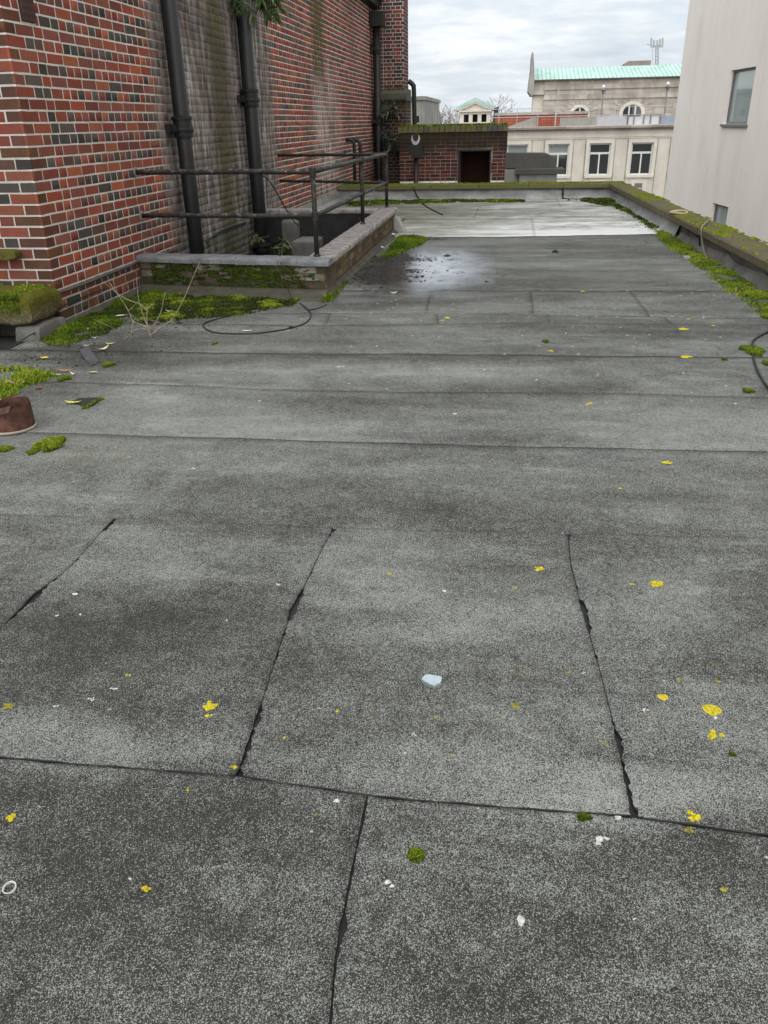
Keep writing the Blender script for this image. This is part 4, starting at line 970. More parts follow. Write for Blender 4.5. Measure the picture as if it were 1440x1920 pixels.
m.add([mph2(r0,ez+.0,.25), mph2(ex1,ez+.0,.25), mph2(ex1,5.75,-4.5), mph2(r0,5.75,-4.5), mph2(r0,ez,-14), mph2(ex1,ez,-14)], [(0,1,2,3),(3,2,5,4)]); m.add([mph2(r0,ez,.25),mph2(r0,5.75,-4.5),mph2(r0,ez,-14)], [(0,1,2)]); rf = part(m, 'roof', M_COPPER, hall)
m = MB()
for k in range(60):
    x_ = r0 + .12 + k*.37; m.add([mph2(x_-.03,ez+.01,.26), mph2(x_+.03,ez+.01,.26), mph2(x_+.03,5.76,-4.5), mph2(x_-.03,5.76,-4.5), mph2(x_,ez+.09,.26), mph2(x_,5.84,-4.5)], [(0,4,5,3),(4,1,2,5),(0,1,4)])
o_ = part(m, 'standing_seam', M_COPPER, rf); o_['kind'] = 'stuff'
m = MB(); mbox(m, mph2, r0-.1, ex1, ez-.10, ez-.003, .0, .34); part(m, 'eaves', M_DARKC, hall)
S_ = [(998,97),(1000,101),(1001.5,120),(1002,152),(1001,178),(996,180),(990,172),(991,158),(995,128),(996.5,105)]
m = MB(); prism(m, [(WY(*p,HY)[0], WY(*p,HY)[2]) for p in S_][::-1], mph2, -5, .4); part(m, 'scroll_gable', M_GREYC, hall)
for cx_, zb_, zs_, r_, bars in ((10.75, 1.0, 1.75, .82, 3), (6.05, 1.0, 1.78, .58, 2)):
    m = MB(); A_ = arch_pts(cx_, zb_, zs_, r_+.32); I_ = arch_pts(cx_, zb_, zs_, r_)
    n = len(A_); vs_ = [mph2(u, z, .16) for u, z in A_] + [mph2(u, z, .16) for u, z in I_] + [mph2(u, z, .0) for u, z in A_] + [mph2(u, z, .02) for u, z in I_]
    f = []
    for q in range(1, n): j2 = (q+1) % n; f += [(q, j2, n+j2, n+q), (q, 2*n+q, 2*n+j2, j2), (n+q, n+j2, 3*n+j2, 3*n+q)]
    m.add(vs_, f); part(m, 'arch_surround', M_STONE, hall)
    m = MB(); m.add([mph2(u, z, .03) for u, z in I_], [tuple(range(n))]); wf = part(m, 'window', M_GLASSD, hall)
    m = MB()
    for k in range(1, bars): x_ = cx_-r_+2*r_*k/bars; mbox(m, mph2, x_-.06, x_+.06, zb_, zs_+r_*.75, .035, .09)
    mbox(m, mph2, cx_-r_, cx_+r_, zb_+.28, zb_+.36, .036, .08); part(m, 'glazing_bars', M_FRAME, wf)
    for k in range(9):
        a_ = math.pi*(.08+.84*k/8); r2 = r_+.42
        m = MB(); m.add([mph2(cx_+math.cos(a_+s1)*rr, zs_+.82*math.sin(a_+s1)*rr, .05) for rr, s1 in ((r2,-.045),(r2+.75,-.05),(r2+.75,.05),(r2,.045))] + [mph2(cx_+math.cos(a_+s1)*rr, zs_+.82*math.sin(a_+s1)*rr, .0) for rr, s1 in ((r2,-.045),(r2+.75,-.05),(r2+.75,.05),(r2,.045))], BF); part(m, 'voussoir', M_STONED, hall)
for px, py, by, lab in ((1130,163,218,'black lamp post with white globe before the hall, left one'), (1249,157,212,'black lamp post with white globe before the hall, right one')):
    LPY = 70.; a = WY(px, py, LPY); b = WY(px-3, by, LPY)
    lp = empty('lamp_post', (b[0], LPY, b[2]-3), lab, 'lamp', 'lamp posts before the hall')
    m = MB(); tube(m, [(b[0],LPY,b[2]-3),(b[0],LPY,a[2]-.25)], [.075,.05], 10); part(m, 'post', M_GREYF, lp, True)
    m = MB(); lathe(m, [(.05,-.45),(.11,-.38),(.07,-.32),(.17,-.27),(.20,-.20),(.10,-.12)], (b[0],LPY,a[2]), 12); part(m, 'lamp_holder', M_GREYF, lp)
    m = MB(); lathe(m, [(.01,.13),(.09,.10),(.13,.02),(.11,-.07),(.06,-.12)], (b[0],LPY,a[2]), 12); part(m, 'globe', M_FRAME, lp, True)
# mast and plant box above the roof
m = MB(); AY = 110.; a = WY(1170, 122, AY); b = WY(1221, 113, AY); prism(m, [(a[0],a[2]-1),(b[0],a[2]-1),(b[0],b[2]),(a[0]+.5,b[2]),(a[0],b[2]-.3)], lambda u, z, d: (u, AY-d, z), -2, 0)
thing(m, 'plant_room', simple('brown_box', (.28,.24,.21), .9, .2, 1), 'flat brown rooftop box showing above the copper roof', 'roof box')
ma = empty('antenna_mast', (WY(1231,120,120)[0],120,0), 'pale lattice antenna mast rising above the copper roof', 'antenna')
def mpm(px, py): p = WY(px, py, 120.); return (p[0], 120., p[2])
m = MB()
for a, b in (((1229,135),(1230,84)),((1234,135),(1234,84)),((1223,135),(1224,84))): tube(m, [mpm(*a), mpm(*b)], .09 if a[0] != 1223 else .03, 6)
for k in range(6): tube(m, [mpm(1229.5,122-k*7), mpm(1234,118-k*7)], .04, 4)
part(m, 'tower', M_STEEL, ma)
m = MB(); tube(m, [mpm(1220,87), mpm(1243,86)], .08, 6); part(m, 'platform', M_STEEL, ma)
for x_ in (1221, 1226, 1232, 1237, 1242):
    m = MB(); tube(m, [mpm(x_,89), mpm(x_+.5,71+(x_%3)*2)], .11, 6); part(m, 'antenna', M_STEEL, ma)
m = MB(); tube(m, [mpm(1213,83), mpm(1222,85)], .05, 5); part(m, 'side_arm', M_STEEL, ma)
# little pedimented temple roof
TY = 95.; mpt = lambda u, z, d: (u, TY-d, z)
tp = empty('pediment_lantern', (-4, TY, -14), 'small cream pediment with green copper edges beyond the shed', 'building')
tl, tr_, tb, te, ta = -5.85, -2.15, -14, 2.45, 3.45
tcx = (tl+tr_)/2
m = MB(); mbox(m, mpt, tl+.35, tr_-.35, tb, 2.0, -5, -.9); mbox(m, mpt, tl+.25, tr_-.25, tb, 1.2, -5, .0); mbox(m, mpt, tl+.2, tr_-.2, 1.95, 2.3, -5, .05); part(m, 'body', M_STONE, tp)
for k in range(4):
    x_ = tl+.45+k*(tr_-tl-.9)/3; m = MB(); mbox(m, mpt, x_-.20, x_+.20, 1.2, 1.95, -.5, .0); part(m, 'pier', M_STONEP, tp)
for k in range(3):
    x_ = tl+.45+(k+.5)*(tr_-tl-.9)/3; m = MB(); mbox(m, mpt, x_-.30, x_+.30, 1.2, 1.95, -.89, -.8); part(m, 'opening', M_GLASSD, tp)
m = MB(); prism(m, [(tl+.1,2.3),(tr_-.1,2.3),(tcx,3.2)], mpt, -5, .0); part(m, 'pediment', M_STONEP, tp)
m = MB(); mbox(m, mpt, tl-.1, tr_+.1, 2.2, 2.32, .06, .3); part(m, 'cornice', M_STONEP, tp)
for s_ in (-1, 1):
    m = MB(); xa = tcx + s_*(tr_-tl)/2*1.06; prism(m, [(xa, te-.12),(xa, te+.22),(tcx, ta+.08),(tcx, ta-.30)] if s_ < 0 else [(tcx, ta-.30),(tcx, ta+.08),(xa, te+.22),(xa, te-.12)], mpt, -5, .35); part(m, 'raking_cornice', M_COPPER, tp)
    m = MB(); prism(m, [(xa, te-.28),(xa, te-.122),(tcx, ta-.302),(tcx, ta-.46)] if s_ < 0 else [(tcx, ta-.46),(tcx, ta-.302),(xa, te-.122),(xa, te-.28)], mpt, -.05, .30); part(m, 'raking_moulding', M_STONEP, tp)
m = MB(); a = WY(929,200,80.); prism(m, [(a[0]-.18,1.0),(a[0]+.05,1.0),(a[0]+.05,1.7),(a[0]+.25,1.8),(a[0]+.3,2.45),(a[0]-.1,2.3),(a[0]-.15,1.7)], lambda u, z, d: (u, 80.-d, z), -.3, .0)
thing(m, 'floodlight', M_IRON, 'dark floodlight on a stand just right of the green pediment', 'floodlight')

# ------------------------------------------------------------------ bare winter trees and gantries far away
def bare_tree(px, Y_, top_py, spread, label, seed):
    r_ = random.Random(seed); b = WY(px, 232, Y_); tz = WY(px, top_py, Y_)[2]
    root = empty('bare_tree', (b[0], Y_, -13), label, 'tree', 'bare trees beyond the shed')
    tm, cm = MB(), MB(); base = np.array([b[0], Y_, -13.]); Ht = tz+13.
    tube(tm, [base, base+[.1,0,Ht*.35], base+[.05,.1,Ht*.55]], [.32,.24,.16], 7)
    def grow(p, d, L_, r, dep):
        q = p + d*L_; mid = (p+q)/2 + np.array([r_.gauss(0,.06)*L_, r_.gauss(0,.06)*L_, r_.gauss(0,.03)*L_])
        tube(cm if dep > 1 else tm, [p, mid, q], [r, r*.8, r*.6], 4 if dep > 1 else 5, False)
        if dep >= 6: return
        for _ in range(2 if dep else 4):
            nd = d + np.array([r_.gauss(0,.5)*spread, r_.gauss(0,.5), r_.gauss(.12,.25)]); nd /= np.linalg.norm(nd)
            grow(q, nd, L_*r_.uniform(.66,.84), max(r*.6,.022), dep+1)
    for k in range(3): 
        d = np.array([r_.gauss(0,.45)*spread, r_.gauss(0,.4), 1.]); d /= np.linalg.norm(d); grow(base+np.array([.05,.1,Ht*.5]), d, Ht*.15, .14, 0)
    part(tm, 'trunk', M_BARK, root); part(cm, 'crown', M_BARK, root)
bare_tree(812, 125., 196, 1.1, 'bare tree left of the green pediment', 1); bare_tree(838, 120., 203, 1.2, 'low bare tree just left of the green pediment', 5)
bare_tree(912, 130., 190, 1.0, 'bare tree right behind the green pediment', 9); bare_tree(952, 135., 204, 1.2, 'low bare tree above the red wall end', 12)
for px, lab in ((815,'distant thin steel gantry frame, left one'),(836,'distant thin steel gantry frame, right one')):
    m = MB(); Yg = 260.; f_ = lambda a, b: WY(a, b, Yg)
    for a, b in (((px-16,228),(px,196)),((px+16,228),(px,196)),((px-9,214),(px+9,214))): tube(m, [f_(*a), f_(*b)], .14, 5)
    thing(m, 'gantry', M_STEEL, lab, 'gantry', 'distant gantries')

# ------------------------------------------------------------------ moss
def pip(P, poly):
    x, y = P[:,0], P[:,1]; c = np.zeros(len(P), bool); n = len(poly)
    for i in range(n):
        (x0,y0), (x1,y1) = poly[i], poly[(i+1)%n]
        c ^= ((y0 > y) != (y1 > y)) & (x < (x1-x0)*(y-y0)/(y1-y0+1e-12)+x0)
    return c
def clumps(x, y, s=1.):
    return (np.sin(x*9*s+1)*np.sin(y*11*s+2) + .7*np.sin(x*23*s+y*7*s) + .6*np.sin(y*29*s-x*13*s+1) + .4*np.sin(x*57*s)*np.sin(y*61*s))/2.7
PAL = np.array([[.03,.038,.010],[.065,.105,.010],[.14,.23,.012],[.27,.37,.020],[.44,.43,.06]])
def blades(P, Nn, h, wd_, tone, rngs, spread=.55):
    n = len(P); u = rngs.normal(size=(n,3)); u -= (u*Nn).sum(1)[:,None]*Nn; u /= np.linalg.norm(u, axis=1)[:,None]
    v = np.cross(Nn, u); hh = (h*rngs.uniform(.5, 1.3, n))[:,None]; ww_ = wd_*rngs.uniform(.7, 1.3, n)[:,None]
    tip = P + Nn*hh + v*hh*rngs.normal(0, spread, n)[:,None] + u*hh*rngs.normal(0, spread*.5, n)[:,None]
    mid = P + Nn*hh*.55 + (tip-P)*.12
    V = np.stack([P-u*ww_*.5-Nn*.004, P+u*ww_*.5-Nn*.004, mid+u*ww_*.6, tip, mid-u*ww_*.6], 1).reshape(-1,3)
    b = np.arange(n)*5
    F = np.concatenate([np.stack([b,b+1,b+2,b+4],-1), np.stack([b+4,b+2,b+3,b+3],-1)])
    F3 = np.concatenate([np.stack([b,b+1,b+2],-1), np.stack([b,b+2,b+4],-1), np.stack([b+4,b+2,b+3],-1)])
    k = np.clip(tone + rngs.normal(0, .16, n), 0, .999)*(len(PAL)-1); i0 = k.astype(int); fr = (k-i0)[:,None]
    c = PAL[i0]*(1-fr) + PAL[np.minimum(i0+1, len(PAL)-1)]*fr
    C = np.concatenate([c,c,c]); return V, F3, np.hstack([C, np.ones((len(C),1))])
def moss_patch(name, poly, dens, h, label=None, tone=.5, thr=-.25, kind='stuff', wdt=.005, mound=.012, group=None, seed=1, base=True):
    r_ = np.random.default_rng(seed); q = np.array(poly); lo, hi = q.min(0), q.max(0); area = np.prod(hi-lo); n = int(dens*area)
    P = r_.uniform(lo, hi, (n,2)); P = P[pip(P + r_.normal(0, .03, P.shape), poly)]
    cl = clumps(P[:,0], P[:,1]); kk = cl + r_.normal(0, .16, len(cl)) > thr; P, cl = P[kk], cl[kk]
    if len(P) == 0: return
    z = und(P[:,0], P[:,1]) + .003 + mound*np.clip(cl-thr, 0, 1)
    big = .5*np.sin(P[:,0]*5.3+P[:,1]*3.1+seed) + .5*np.sin(P[:,1]*6.7-P[:,0]*4.4+seed*2)
    V, F, C = blades(np.column_stack([P, z]), np.tile([0,0,1.], (len(P),1)), h*(1+.35*big[:,None]).ravel(), wdt, tone - .06 + .24*cl + .20*big, r_)
    o = bulk(name, V, F, M_MOSS, C); o['kind'] = kind
    if label: o['label'] = label; o['category'] = 'moss'
    return o
GP = lambda pts: [tuple(G(*p)[:2]) for p in pts]
moss_patch('moss', GP([(75,640),(70,600),(118,598),(180,572),(270,535),(285,535),(300,548),(330,560),(260,585),(235,600),(215,622),(150,640),(110,652)]), 30000, .013, 'dark green moss bank along the foot of the brick corner', .38, -.35, mound=.02, seed=2, wdt=.005)
CARP = GP([(262,556),(380,556),(560,560),(552,572),(500,580),(460,590),(420,596),(360,598),(320,604),(268,612),(255,590)])
moss_patch('moss', CARP, 20000, .010, 'dark brownish moss mat in front of the well kerb', .12, -.55, mound=.012, seed=13, wdt=.006)
moss_patch('moss', CARP, 26000, .014, 'yellow green moss tufts on the mat before the well kerb', .62, .12, mound=.03, seed=3, wdt=.005)
moss_patch('moss', GP([(-60,690),(40,695),(100,708),(95,716),(60,722),(30,738),(0,752),(-60,760)]), 30000, .016, 'bright green moss at the left edge above the rusty tin', .64, -.15, mound=.012, seed=4, wdt=.006)
moss_patch('moss', GP([(1232,432),(1262,440),(1300,465),(1350,490),(1400,512),(1470,548),(1470,590),(1430,590),(1400,560),(1370,548),(1340,520),(1310,500),(1285,480),(1245,460)]), 22000, .015, 'bright green moss and grass along the right parapet foot', .62, -.10, mound=.008, seed=5, wdt=.006)
moss_patch('moss', GP([(720,485),(735,462),(748,446),(775,444),(800,452),(785,462),(760,470),(745,478),(722,488)]), 16000, .016, 'green moss beside the far end of the well kerb', .45, -.5, mound=.02, seed=6, wdt=.008)
moss_patch('moss', GP([(606,566),(616,550),(630,538),(642,528),(648,535),(632,556),(615,568)]), 22000, .022, 'small moss tuft at the near corner of the well kerb', .42, -.1, mound=.03, seed=7)
moss_patch('moss', GP([(640,382),(700,377),(860,375),(980,376),(985,380),(860,379),(720,383),(660,388)]), 9000, .022, 'thin moss line along the foot of the far parapet', .35, -.1, mound=.01, seed=8, wdt=.012)
moss_patch('moss', GP([(1085,372),(1140,370),(1180,388),(1215,405),(1240,428),(1225,432),(1190,405),(1150,388),(1090,378)]), 9000, .02, 'dark moss and dirt in the far right roof corner', .22, -.05, mound=.012, seed=9, wdt=.012)
# moss on the copings and on the brick faces
def moss_on(name, P, Nn, h, wdt, tone, label, seed):
    r_ = np.random.default_rng(seed); V, F, C = blades(P, Nn, h, wdt, tone, r_); o = bulk(name, V, F, M_MOSS, C); o['kind'] = 'stuff'; o['label'] = label; o['category'] = 'moss'; return o
r_ = np.random.default_rng(20); n = 30000; yy = r_.uniform(5.5, 17, n); xx = xpar(yy) + r_.uniform(-.10, .23, n); cl = clumps(xx*1.3, yy*.55) + .35*np.sin(yy*1.9+.5) + .45*np.exp(-((yy-9.3)/.8)**2) - .3*np.exp(-((yy-10.6)/.5)**2)
k = cl > .28 + .0*yy; P = np.column_stack([xx[k], yy[k], np.full(k.sum(), .274)])
moss_on('moss', P, np.tile([0,0,1.], (len(P),1)), .010, .008, .62+.2*cl[k], 'yellow moss cushions along the top of the right coping', 21)
n = 12000; xx = r_.uniform(-3.4, 2.15, n); yy = r_.uniform(17.03, 17.42, n); cl = clumps(xx, yy); k = cl > -.3; P = np.column_stack([xx[k], yy[k], np.full(k.sum(), .268)])
moss_on('moss', P, np.tile([0,0,1.], (len(P),1)), .014, .016, .60+.15*cl[k], 'yellow green moss along the far coping', 22)
n = 9000; xx = r_.uniform(sx0, sx1, n); yy = r_.uniform(SY-.05, SY+.2, n); cl = clumps(xx, yy*2); k = cl > -.4; P = np.column_stack([xx[k], yy[k], np.full(k.sum(), 1.295)])
moss_on('moss', P, np.tile([0,0,1.], (len(P),1)), .035, .02, .55+.2*cl[k], 'bushy moss fringe on top of the brick shed', 23)
n = 16000; xx = r_.uniform(XW+.12, KX-.1, n); zz = r_.uniform(.06, .258, n); cl = clumps(xx*1.4, zz*5) + .3*np.sin(xx*5); k = cl > -.25 + .6*np.clip(xx+2.2, 0, 1); P = np.column_stack([xx[k], np.full(k.sum(), KY-.008), zz[k]])
skew(moss_on('moss', P, np.tile([0,-1.,0], (len(P),1)), .008, .007, .22+.2*cl[k], 'dark green moss covering the front of the well kerb', 24))
n = 5000; xx = r_.uniform(-4.6, -3.40, n); yy = r_.uniform(5.42, 5.84, n); cl = clumps(xx, yy); k = cl > -.12; P = np.column_stack([xx[k], yy[k], .332+.008*cl[k]])
moss_on('moss', P, np.tile([0,0,1.], (len(P),1)), .009, .006, .50+.3*cl[k], 'bright moss on top of the old stone block', 25)
n = 4000; xx = r_.uniform(-4.2, -3.45, n); zz = r_.uniform(.20, .33, n); cl = clumps(xx, zz*4); k = (cl > -.3) ; P = np.column_stack([xx[k], np.full(k.sum(), 5.425), zz[k]])
moss_on('moss', P, np.tile([0,-1.,.3], (len(P),1))/1.044, .014, .007, .35+.2*cl[k], 'dark moss hanging down the old stone block', 26)

# moss cushions: single domes on the felt
def cushion(px, py, wpx, hpx, label, tone=.35, hz=.5, group=None, seed=1):
    c = G(px, py); r = wpx/2*np.linalg.norm(ray(px,py))*0 + abs(G(px+wpx/2, py)[0]-c[0]); ry = max(r*.7, abs(G(px, py-hpx/2)[1]-G(px, py+hpx/2)[1])/2) if hpx else r
    r_ = np.random.default_rng(seed); n = int(np.clip(900*(r/.02)**1.2, 250, 2600))
    a = r_.uniform(0, 6.283, n); s = np.sqrt(r_.uniform(0, 1, n)); la = .02 if seed == 1 else .18; lob = 1 + la*np.sin(a*3+seed) + la*.55*np.sin(a*5+seed*2)
    x = c[0] + r*s*lob*np.cos(a); y = c[1] + ry*s*lob*np.sin(a); dome = np.sqrt(np.clip(1-s*s, 0, 1)); z = und(x, y) + .001 + r*hz*dome
    Nn = np.column_stack([np.cos(a)*s, np.sin(a)*s, dome*.8+.3]); Nn /= np.linalg.norm(Nn, axis=1)[:,None]
    V, F, C = blades(np.column_stack([x,y,z]), Nn, .0012+r*.10, .0012+r*.06, tone + .25*(dome-.5), r_)
    mb = MB(); ns = 14; rings = 4; vs_ = [(c[0], c[1], gz(c[0],c[1])+r*hz*.98)]; fs_ = []
    for q in range(1, rings+1):
        s_ = q/rings
        for t_ in range(ns): aa = 2*math.pi*t_/ns; lb = 1 + la*math.sin(aa*3+seed) + la*.55*math.sin(aa*5+seed*2); vs_.append((c[0]+r*s_*lb*math.cos(aa), c[1]+ry*s_*lb*math.sin(aa), gz(c[0],c[1])+r*hz*math.sqrt(max(0,1-s_*s_))*.98))
    for t_ in range(ns): fs_.append((0, 1+t_, 1+(t_+1)%ns))
    F4 = [(1+(q-1)*ns+t_, 1+q*ns+t_, 1+q*ns+(t_+1)%ns, 1+(q-1)*ns+(t_+1)%ns) for q in range(1, rings) for t_ in range(ns)]
    tri = np.array(fs_ + [f[:3] for f in F4] + [(f[0],f[2],f[3]) for f in F4])
    V2 = np.vstack([np.array(vs_), V]); Fx = np.vstack([tri, F+len(vs_)]); Cx = np.vstack([np.tile([.03,.045,.006,1.], (len(tri),1)), C])
    V2 = V2 - c
    o = bulk('moss_cushion', V2, Fx, M_MOSS, Cx); o.location = c; tag(o, label, 'moss', group)
cushion(780, 1602, 32, 0, 'round green moss cushion in the foreground below the seam', .50, .62, seed=1)
cushion(1095, 1530, 26, 14, 'dark olive moss cushion sitting on the foreground seam', .28, .4, seed=2)
cushion(1373, 1414, 13, 8, 'tiny dark moss cushion near the yellow lichens at right', .3, .6, seed=3)
cushion(95, 838, 46, 24, 'bright moss clump on the felt below the rusty tin', .68, .5, seed=4)
cushion(62, 851, 18, 10, 'small moss scrap left of the bright moss clump', .5, .4, seed=5)
cushion(10, 845, 26, 9, 'flat moss scrap at the left edge below the rusty tin', .6, .4, seed=6)
cushion(1412, 660, 36, 18, 'moss clump under the cable at the right edge', .5, .35, seed=7)
cushion(1396, 656, 20, 8, 'small dark moss clump left of the cable clump', .3, .35, seed=17)
cushion(1403, 733, 20, 7, 'flat moss cushion below the cable at the right', .4, .4, seed=8)
cushion(1437, 681, 14, 8, 'small moss cushion at the right picture edge', .42, .5, seed=9)
cushion(1358, 674, 10, 4, 'dark flat moss dot on the felt seam at right', .3, .4, seed=10)
cushion(1023, 642, 12, 6, 'dark moss dot in the middle of the roof', .3, .4, seed=11)
cushion(403, 644, 9, 5, 'small moss dot in front of the cable loop', .45, .6, seed=12)
cushion(204, 686, 20, 7, 'small moss tuft beside the dry leaves', .5, .5, seed=13)
cushion(122, 714, 22, 9, 'small moss tuft at the end of the left moss', .5, .5, seed=14)
cushion(1437, 594, 22, 8, 'moss cushion at the right edge where the cable starts', .55, .5, seed=15)
cushion(1041, 472, 11, 4, 'small dark moss dot far out on the roof', .2, .4, seed=16)

# ------------------------------------------------------------------ lichen and bird lime
def splat(px, py, wpx, mat, name, label, cat, group=None, asp=.9, seed=1, lobes=5, hgt=.0016, ragged=.35):
    r_ = random.Random(seed*13+int(px)); c = G(px, py); r = abs(G(px+wpx/2, py)[0]-c[0]); m = MB()
    for q in range(lobes):
        if lobes == 1: ox = oy = 0; rr = r
        else:
            a = r_.uniform(0, 6.28); d = r*r_.uniform(.1, .75); ox, oy, rr = d*math.cos(a), d*math.sin(a)*asp, r*r_.uniform(.16, .42)
        n = 13; ph = r_.uniform(0, 6)
        ring = []
        for s_, hh in ((1., .0), (.72, 1.)):
            for t_ in range(n):
                aa = 2*math.pi*t_/n; k = 1 + ragged*.5*math.sin(aa*3+ph) + ragged*.5*r_.uniform(-1, 1)
                x = c[0]+ox+rr*s_*k*math.cos(aa); y = c[1]+oy+rr*asp*s_*k*math.sin(aa); ring.append((x, y, gz(x,y)+.0022+hgt*hh+.0003*q))
        x, y = c[0]+ox, c[1]+oy; ring.append((x, y, gz(x,y)+.0022+hgt*.7+.0003*q))
        f = [(t_, (t_+1)%n, n+(t_+1)%n, n+t_) for t_ in range(n)] + [(n+t_, n+(t_+1)%n, 2*n) for t_ in range(n)]
        m.add(ring, f)
    thing(m, name, mat, label, cat, group)
LY_ = [(392,1325,28,'bright yellow lichen pair left of the middle foreground'),(1335,1331,33,'large round yellow lichen disc at the right'),(1243,1307,19,'round yellow lichen disc left of the largest one'),
 (1342,1379,28,'ragged yellow lichen below the large yellow disc'),(1300,1529,32,'bright yellow lichen beside the right end of the near seam'),(1293,1556,18,'faint yellow lichen just under the near seam'),
 (20,1535,20,'speckled yellow lichen at the lower left edge'),(274,1665,17,'small star-shaped yellow lichen at the lower left'),(1230,1097,28,'grainy yellow lichen right of the torn seam'),
 (1010,1066,20,'yellow lichen just left of the torn right seam'),(1250,870,24,'yellow lichen alone on the right mid roof'),(1285,671,24,'yellow lichen on the mid seam at the right'),
 (1281,617,24,'flat yellow lichen below the narrow felt strip'),(15,1327,26,'thin yellow lichen ring at the left edge'),(966,1326,18,'dull yellow lichen right of the glass shard'),(440,1441,14,'yellow lichen on the corner of the near left sheet')]
for q, (x, y, s_, lab) in enumerate(LY_):
    splat(x, y, s_*1.15, M_LICHD if 'faint' in lab or 'dull' in lab or 'thin' in lab else M_LICH, 'lichen_patch', lab, 'lichen', None, .9, q+1, 1 if 'lichen disc' in lab else 10, .0022, .18 if 'lichen disc' in lab else .4)
MARKS = {'the glass shard': (808,1282), 'the round moss cushion': (780,1602), 'the olive cushion on the seam': (1095,1530), 'the large yellow disc': (1335,1331), 'the yellow lichen pair': (392,1325),
 'the pale metal ring': (18,1665), 'the torn right seam top': (1065,1003), 'the torn middle seam top': (625,990), 'the near sheet corner': (445,1455), 'the right sheet corner': (1187,1532), 'the rusty tin': (35,800),
 'the cable clump of moss': (1412,660), 'the dead sapling': (284,634), 'the kerb corner': (612,550), 'the puddle': (790,500), 'the grainy yellow lichen': (1230,1097), 'the lone mid-roof yellow lichen': (1250,870),
 'the white fleck': (977,1724), 'the star-shaped lichen': (274,1665), 'the pair of white spots': (140,1117), 'the mid-seam yellow lichen': (1285,671), 'the cable loop': (480,610), 'the foreground side seam': (655,1650)}
USED = set()
def place_label(kind, x, y):
    for nm, (a, b) in sorted(MARKS.items(), key=lambda k: (k[1][0]-x)**2+(k[1][1]-y)**2):
        dx, dy = x-a, y-b; d = math.hypot(dx, dy)
        w_ = 'touching' if d < 14 else ''
        hz = 'left' if dx < 0 else 'right'; vt = 'above' if dy < 0 else 'below'
        if abs(dx) > 2.2*abs(dy): rel = hz + ' of'
        elif abs(dy) > 2.2*abs(dx): rel = vt
        else: rel = vt + ' and ' + hz + ' of'
        near = 'just ' if d < 60 else ('' if d < 160 else 'well ')
        lab = kind + ' ' + (w_ if w_ else near + rel) + ' ' + nm
        if lab not in USED: USED.add(lab); return lab
for q, (x, y, s_) in enumerate([(630,1331,13),(533,1382,11),(242,1269,12),(966,1102,10),(732,1077,13),(1105,757,15),(1031,659,15),(1338,609,13),(838,598,14),(828,603,8),(1091,545,13),(1161,916,8),(392,1343,14),(1185,1098,8),(1292,597,11)]):
    splat(x, y, s_*1.25, M_LICH, 'lichen_patch', place_label('small bright yellow lichen fleck', x, y), 'lichen', 'small yellow lichen flecks', .9, q+40, 4, .0018, .4)
for q, (x, y, s_) in enumerate([(978,1261,13),(1068,1261,12),(1268,1274,14),(1338,1248,11),(1342,1278,13),(992,1377,12),(1130,1392,11),(817,1345,10),(847,1414,10),(590,1526,12),(1357,1668,18),(1138,1853,9),(352,1480,12),(693,1330,9),(1216,1345,10)]):
    splat(x, y, s_*1.3, M_LICHD, 'lichen_patch', place_label('faint dull yellow lichen fleck', x, y), 'lichen', 'faint lichen flecks', .9, q+70, 4, .0012, .4)
for q, (x, y, s_, lab) in enumerate([(1127,1573,34,'spread white lichen streak under the near seam at right'),(730,1655,24,'white lichen below the round moss cushion'),(977,1724,15,'lone elongated white fleck in the right foreground'),(140,1117,22,'pair of white lichen spots at the left'),
  (173,1312,18,'white lichen spot at the left, below the single yellow fleck'),(631,1500,13,'white lichen dot above the foreground side seam'),(1159,1531,13,'white lichen dot touching the near seam corner')]):
    splat(x, y, s_, M_LICHW, 'lichen_patch', lab, 'lichen', None, 1.6 if 'elongated' in lab else .8, q+100, 1 if 'elongated' in lab or 'dot' in lab else 6, .0016, .3)
for q, (x, y, s_) in enumerate([(110,1157,12),(213,1294,13),(104,1327,14),(520,1095,12),(832,1109,14),(585,1560,9),(245,1648,10),(1095,1262,12),(1244,1277,9),(1212,1332,15),(1340,1347,14),(1437,1607,11),(1190,1722,8),(855,775,15),(637,688,16),(486,751,8),(362,880,11),(775,1375,11),(760,1410,8),(738,552,13),(897,1513,7),(600,1328,8),(205,1332,8),(425,1165,8),(1055,1000,6),(150,1155,8),(348,1668,6),(1088,760,6)]):
    splat(x, y, s_*1.25, M_LICHW, 'lichen_patch', place_label('small white lichen fleck', x, y), 'lichen', 'small white flecks', .8, q+130, 3, .0012, .35)
r_ = np.random.default_rng(77); m = MB()
for q in range(150):
    px, py = r_.uniform(640, 1380), r_.choice([r_.uniform(550, 650), r_.uniform(545, 600), r_.uniform(540, 760)]); c = G(px, py); s_ = r_.uniform(.003, .009)
    m.add([(c[0]+s_*math.cos(a)*r_.uniform(.6,1.2), c[1]+s_*1.3*math.sin(a), gz(c[0],c[1])+.0035) for a in np.linspace(0, 5.6, 7)], [tuple(range(7))])
tag(m.build('white_specks', M_LICHW), 'scatter of tiny white bird lime specks across the middle roof', 'specks', None, 'stuff')

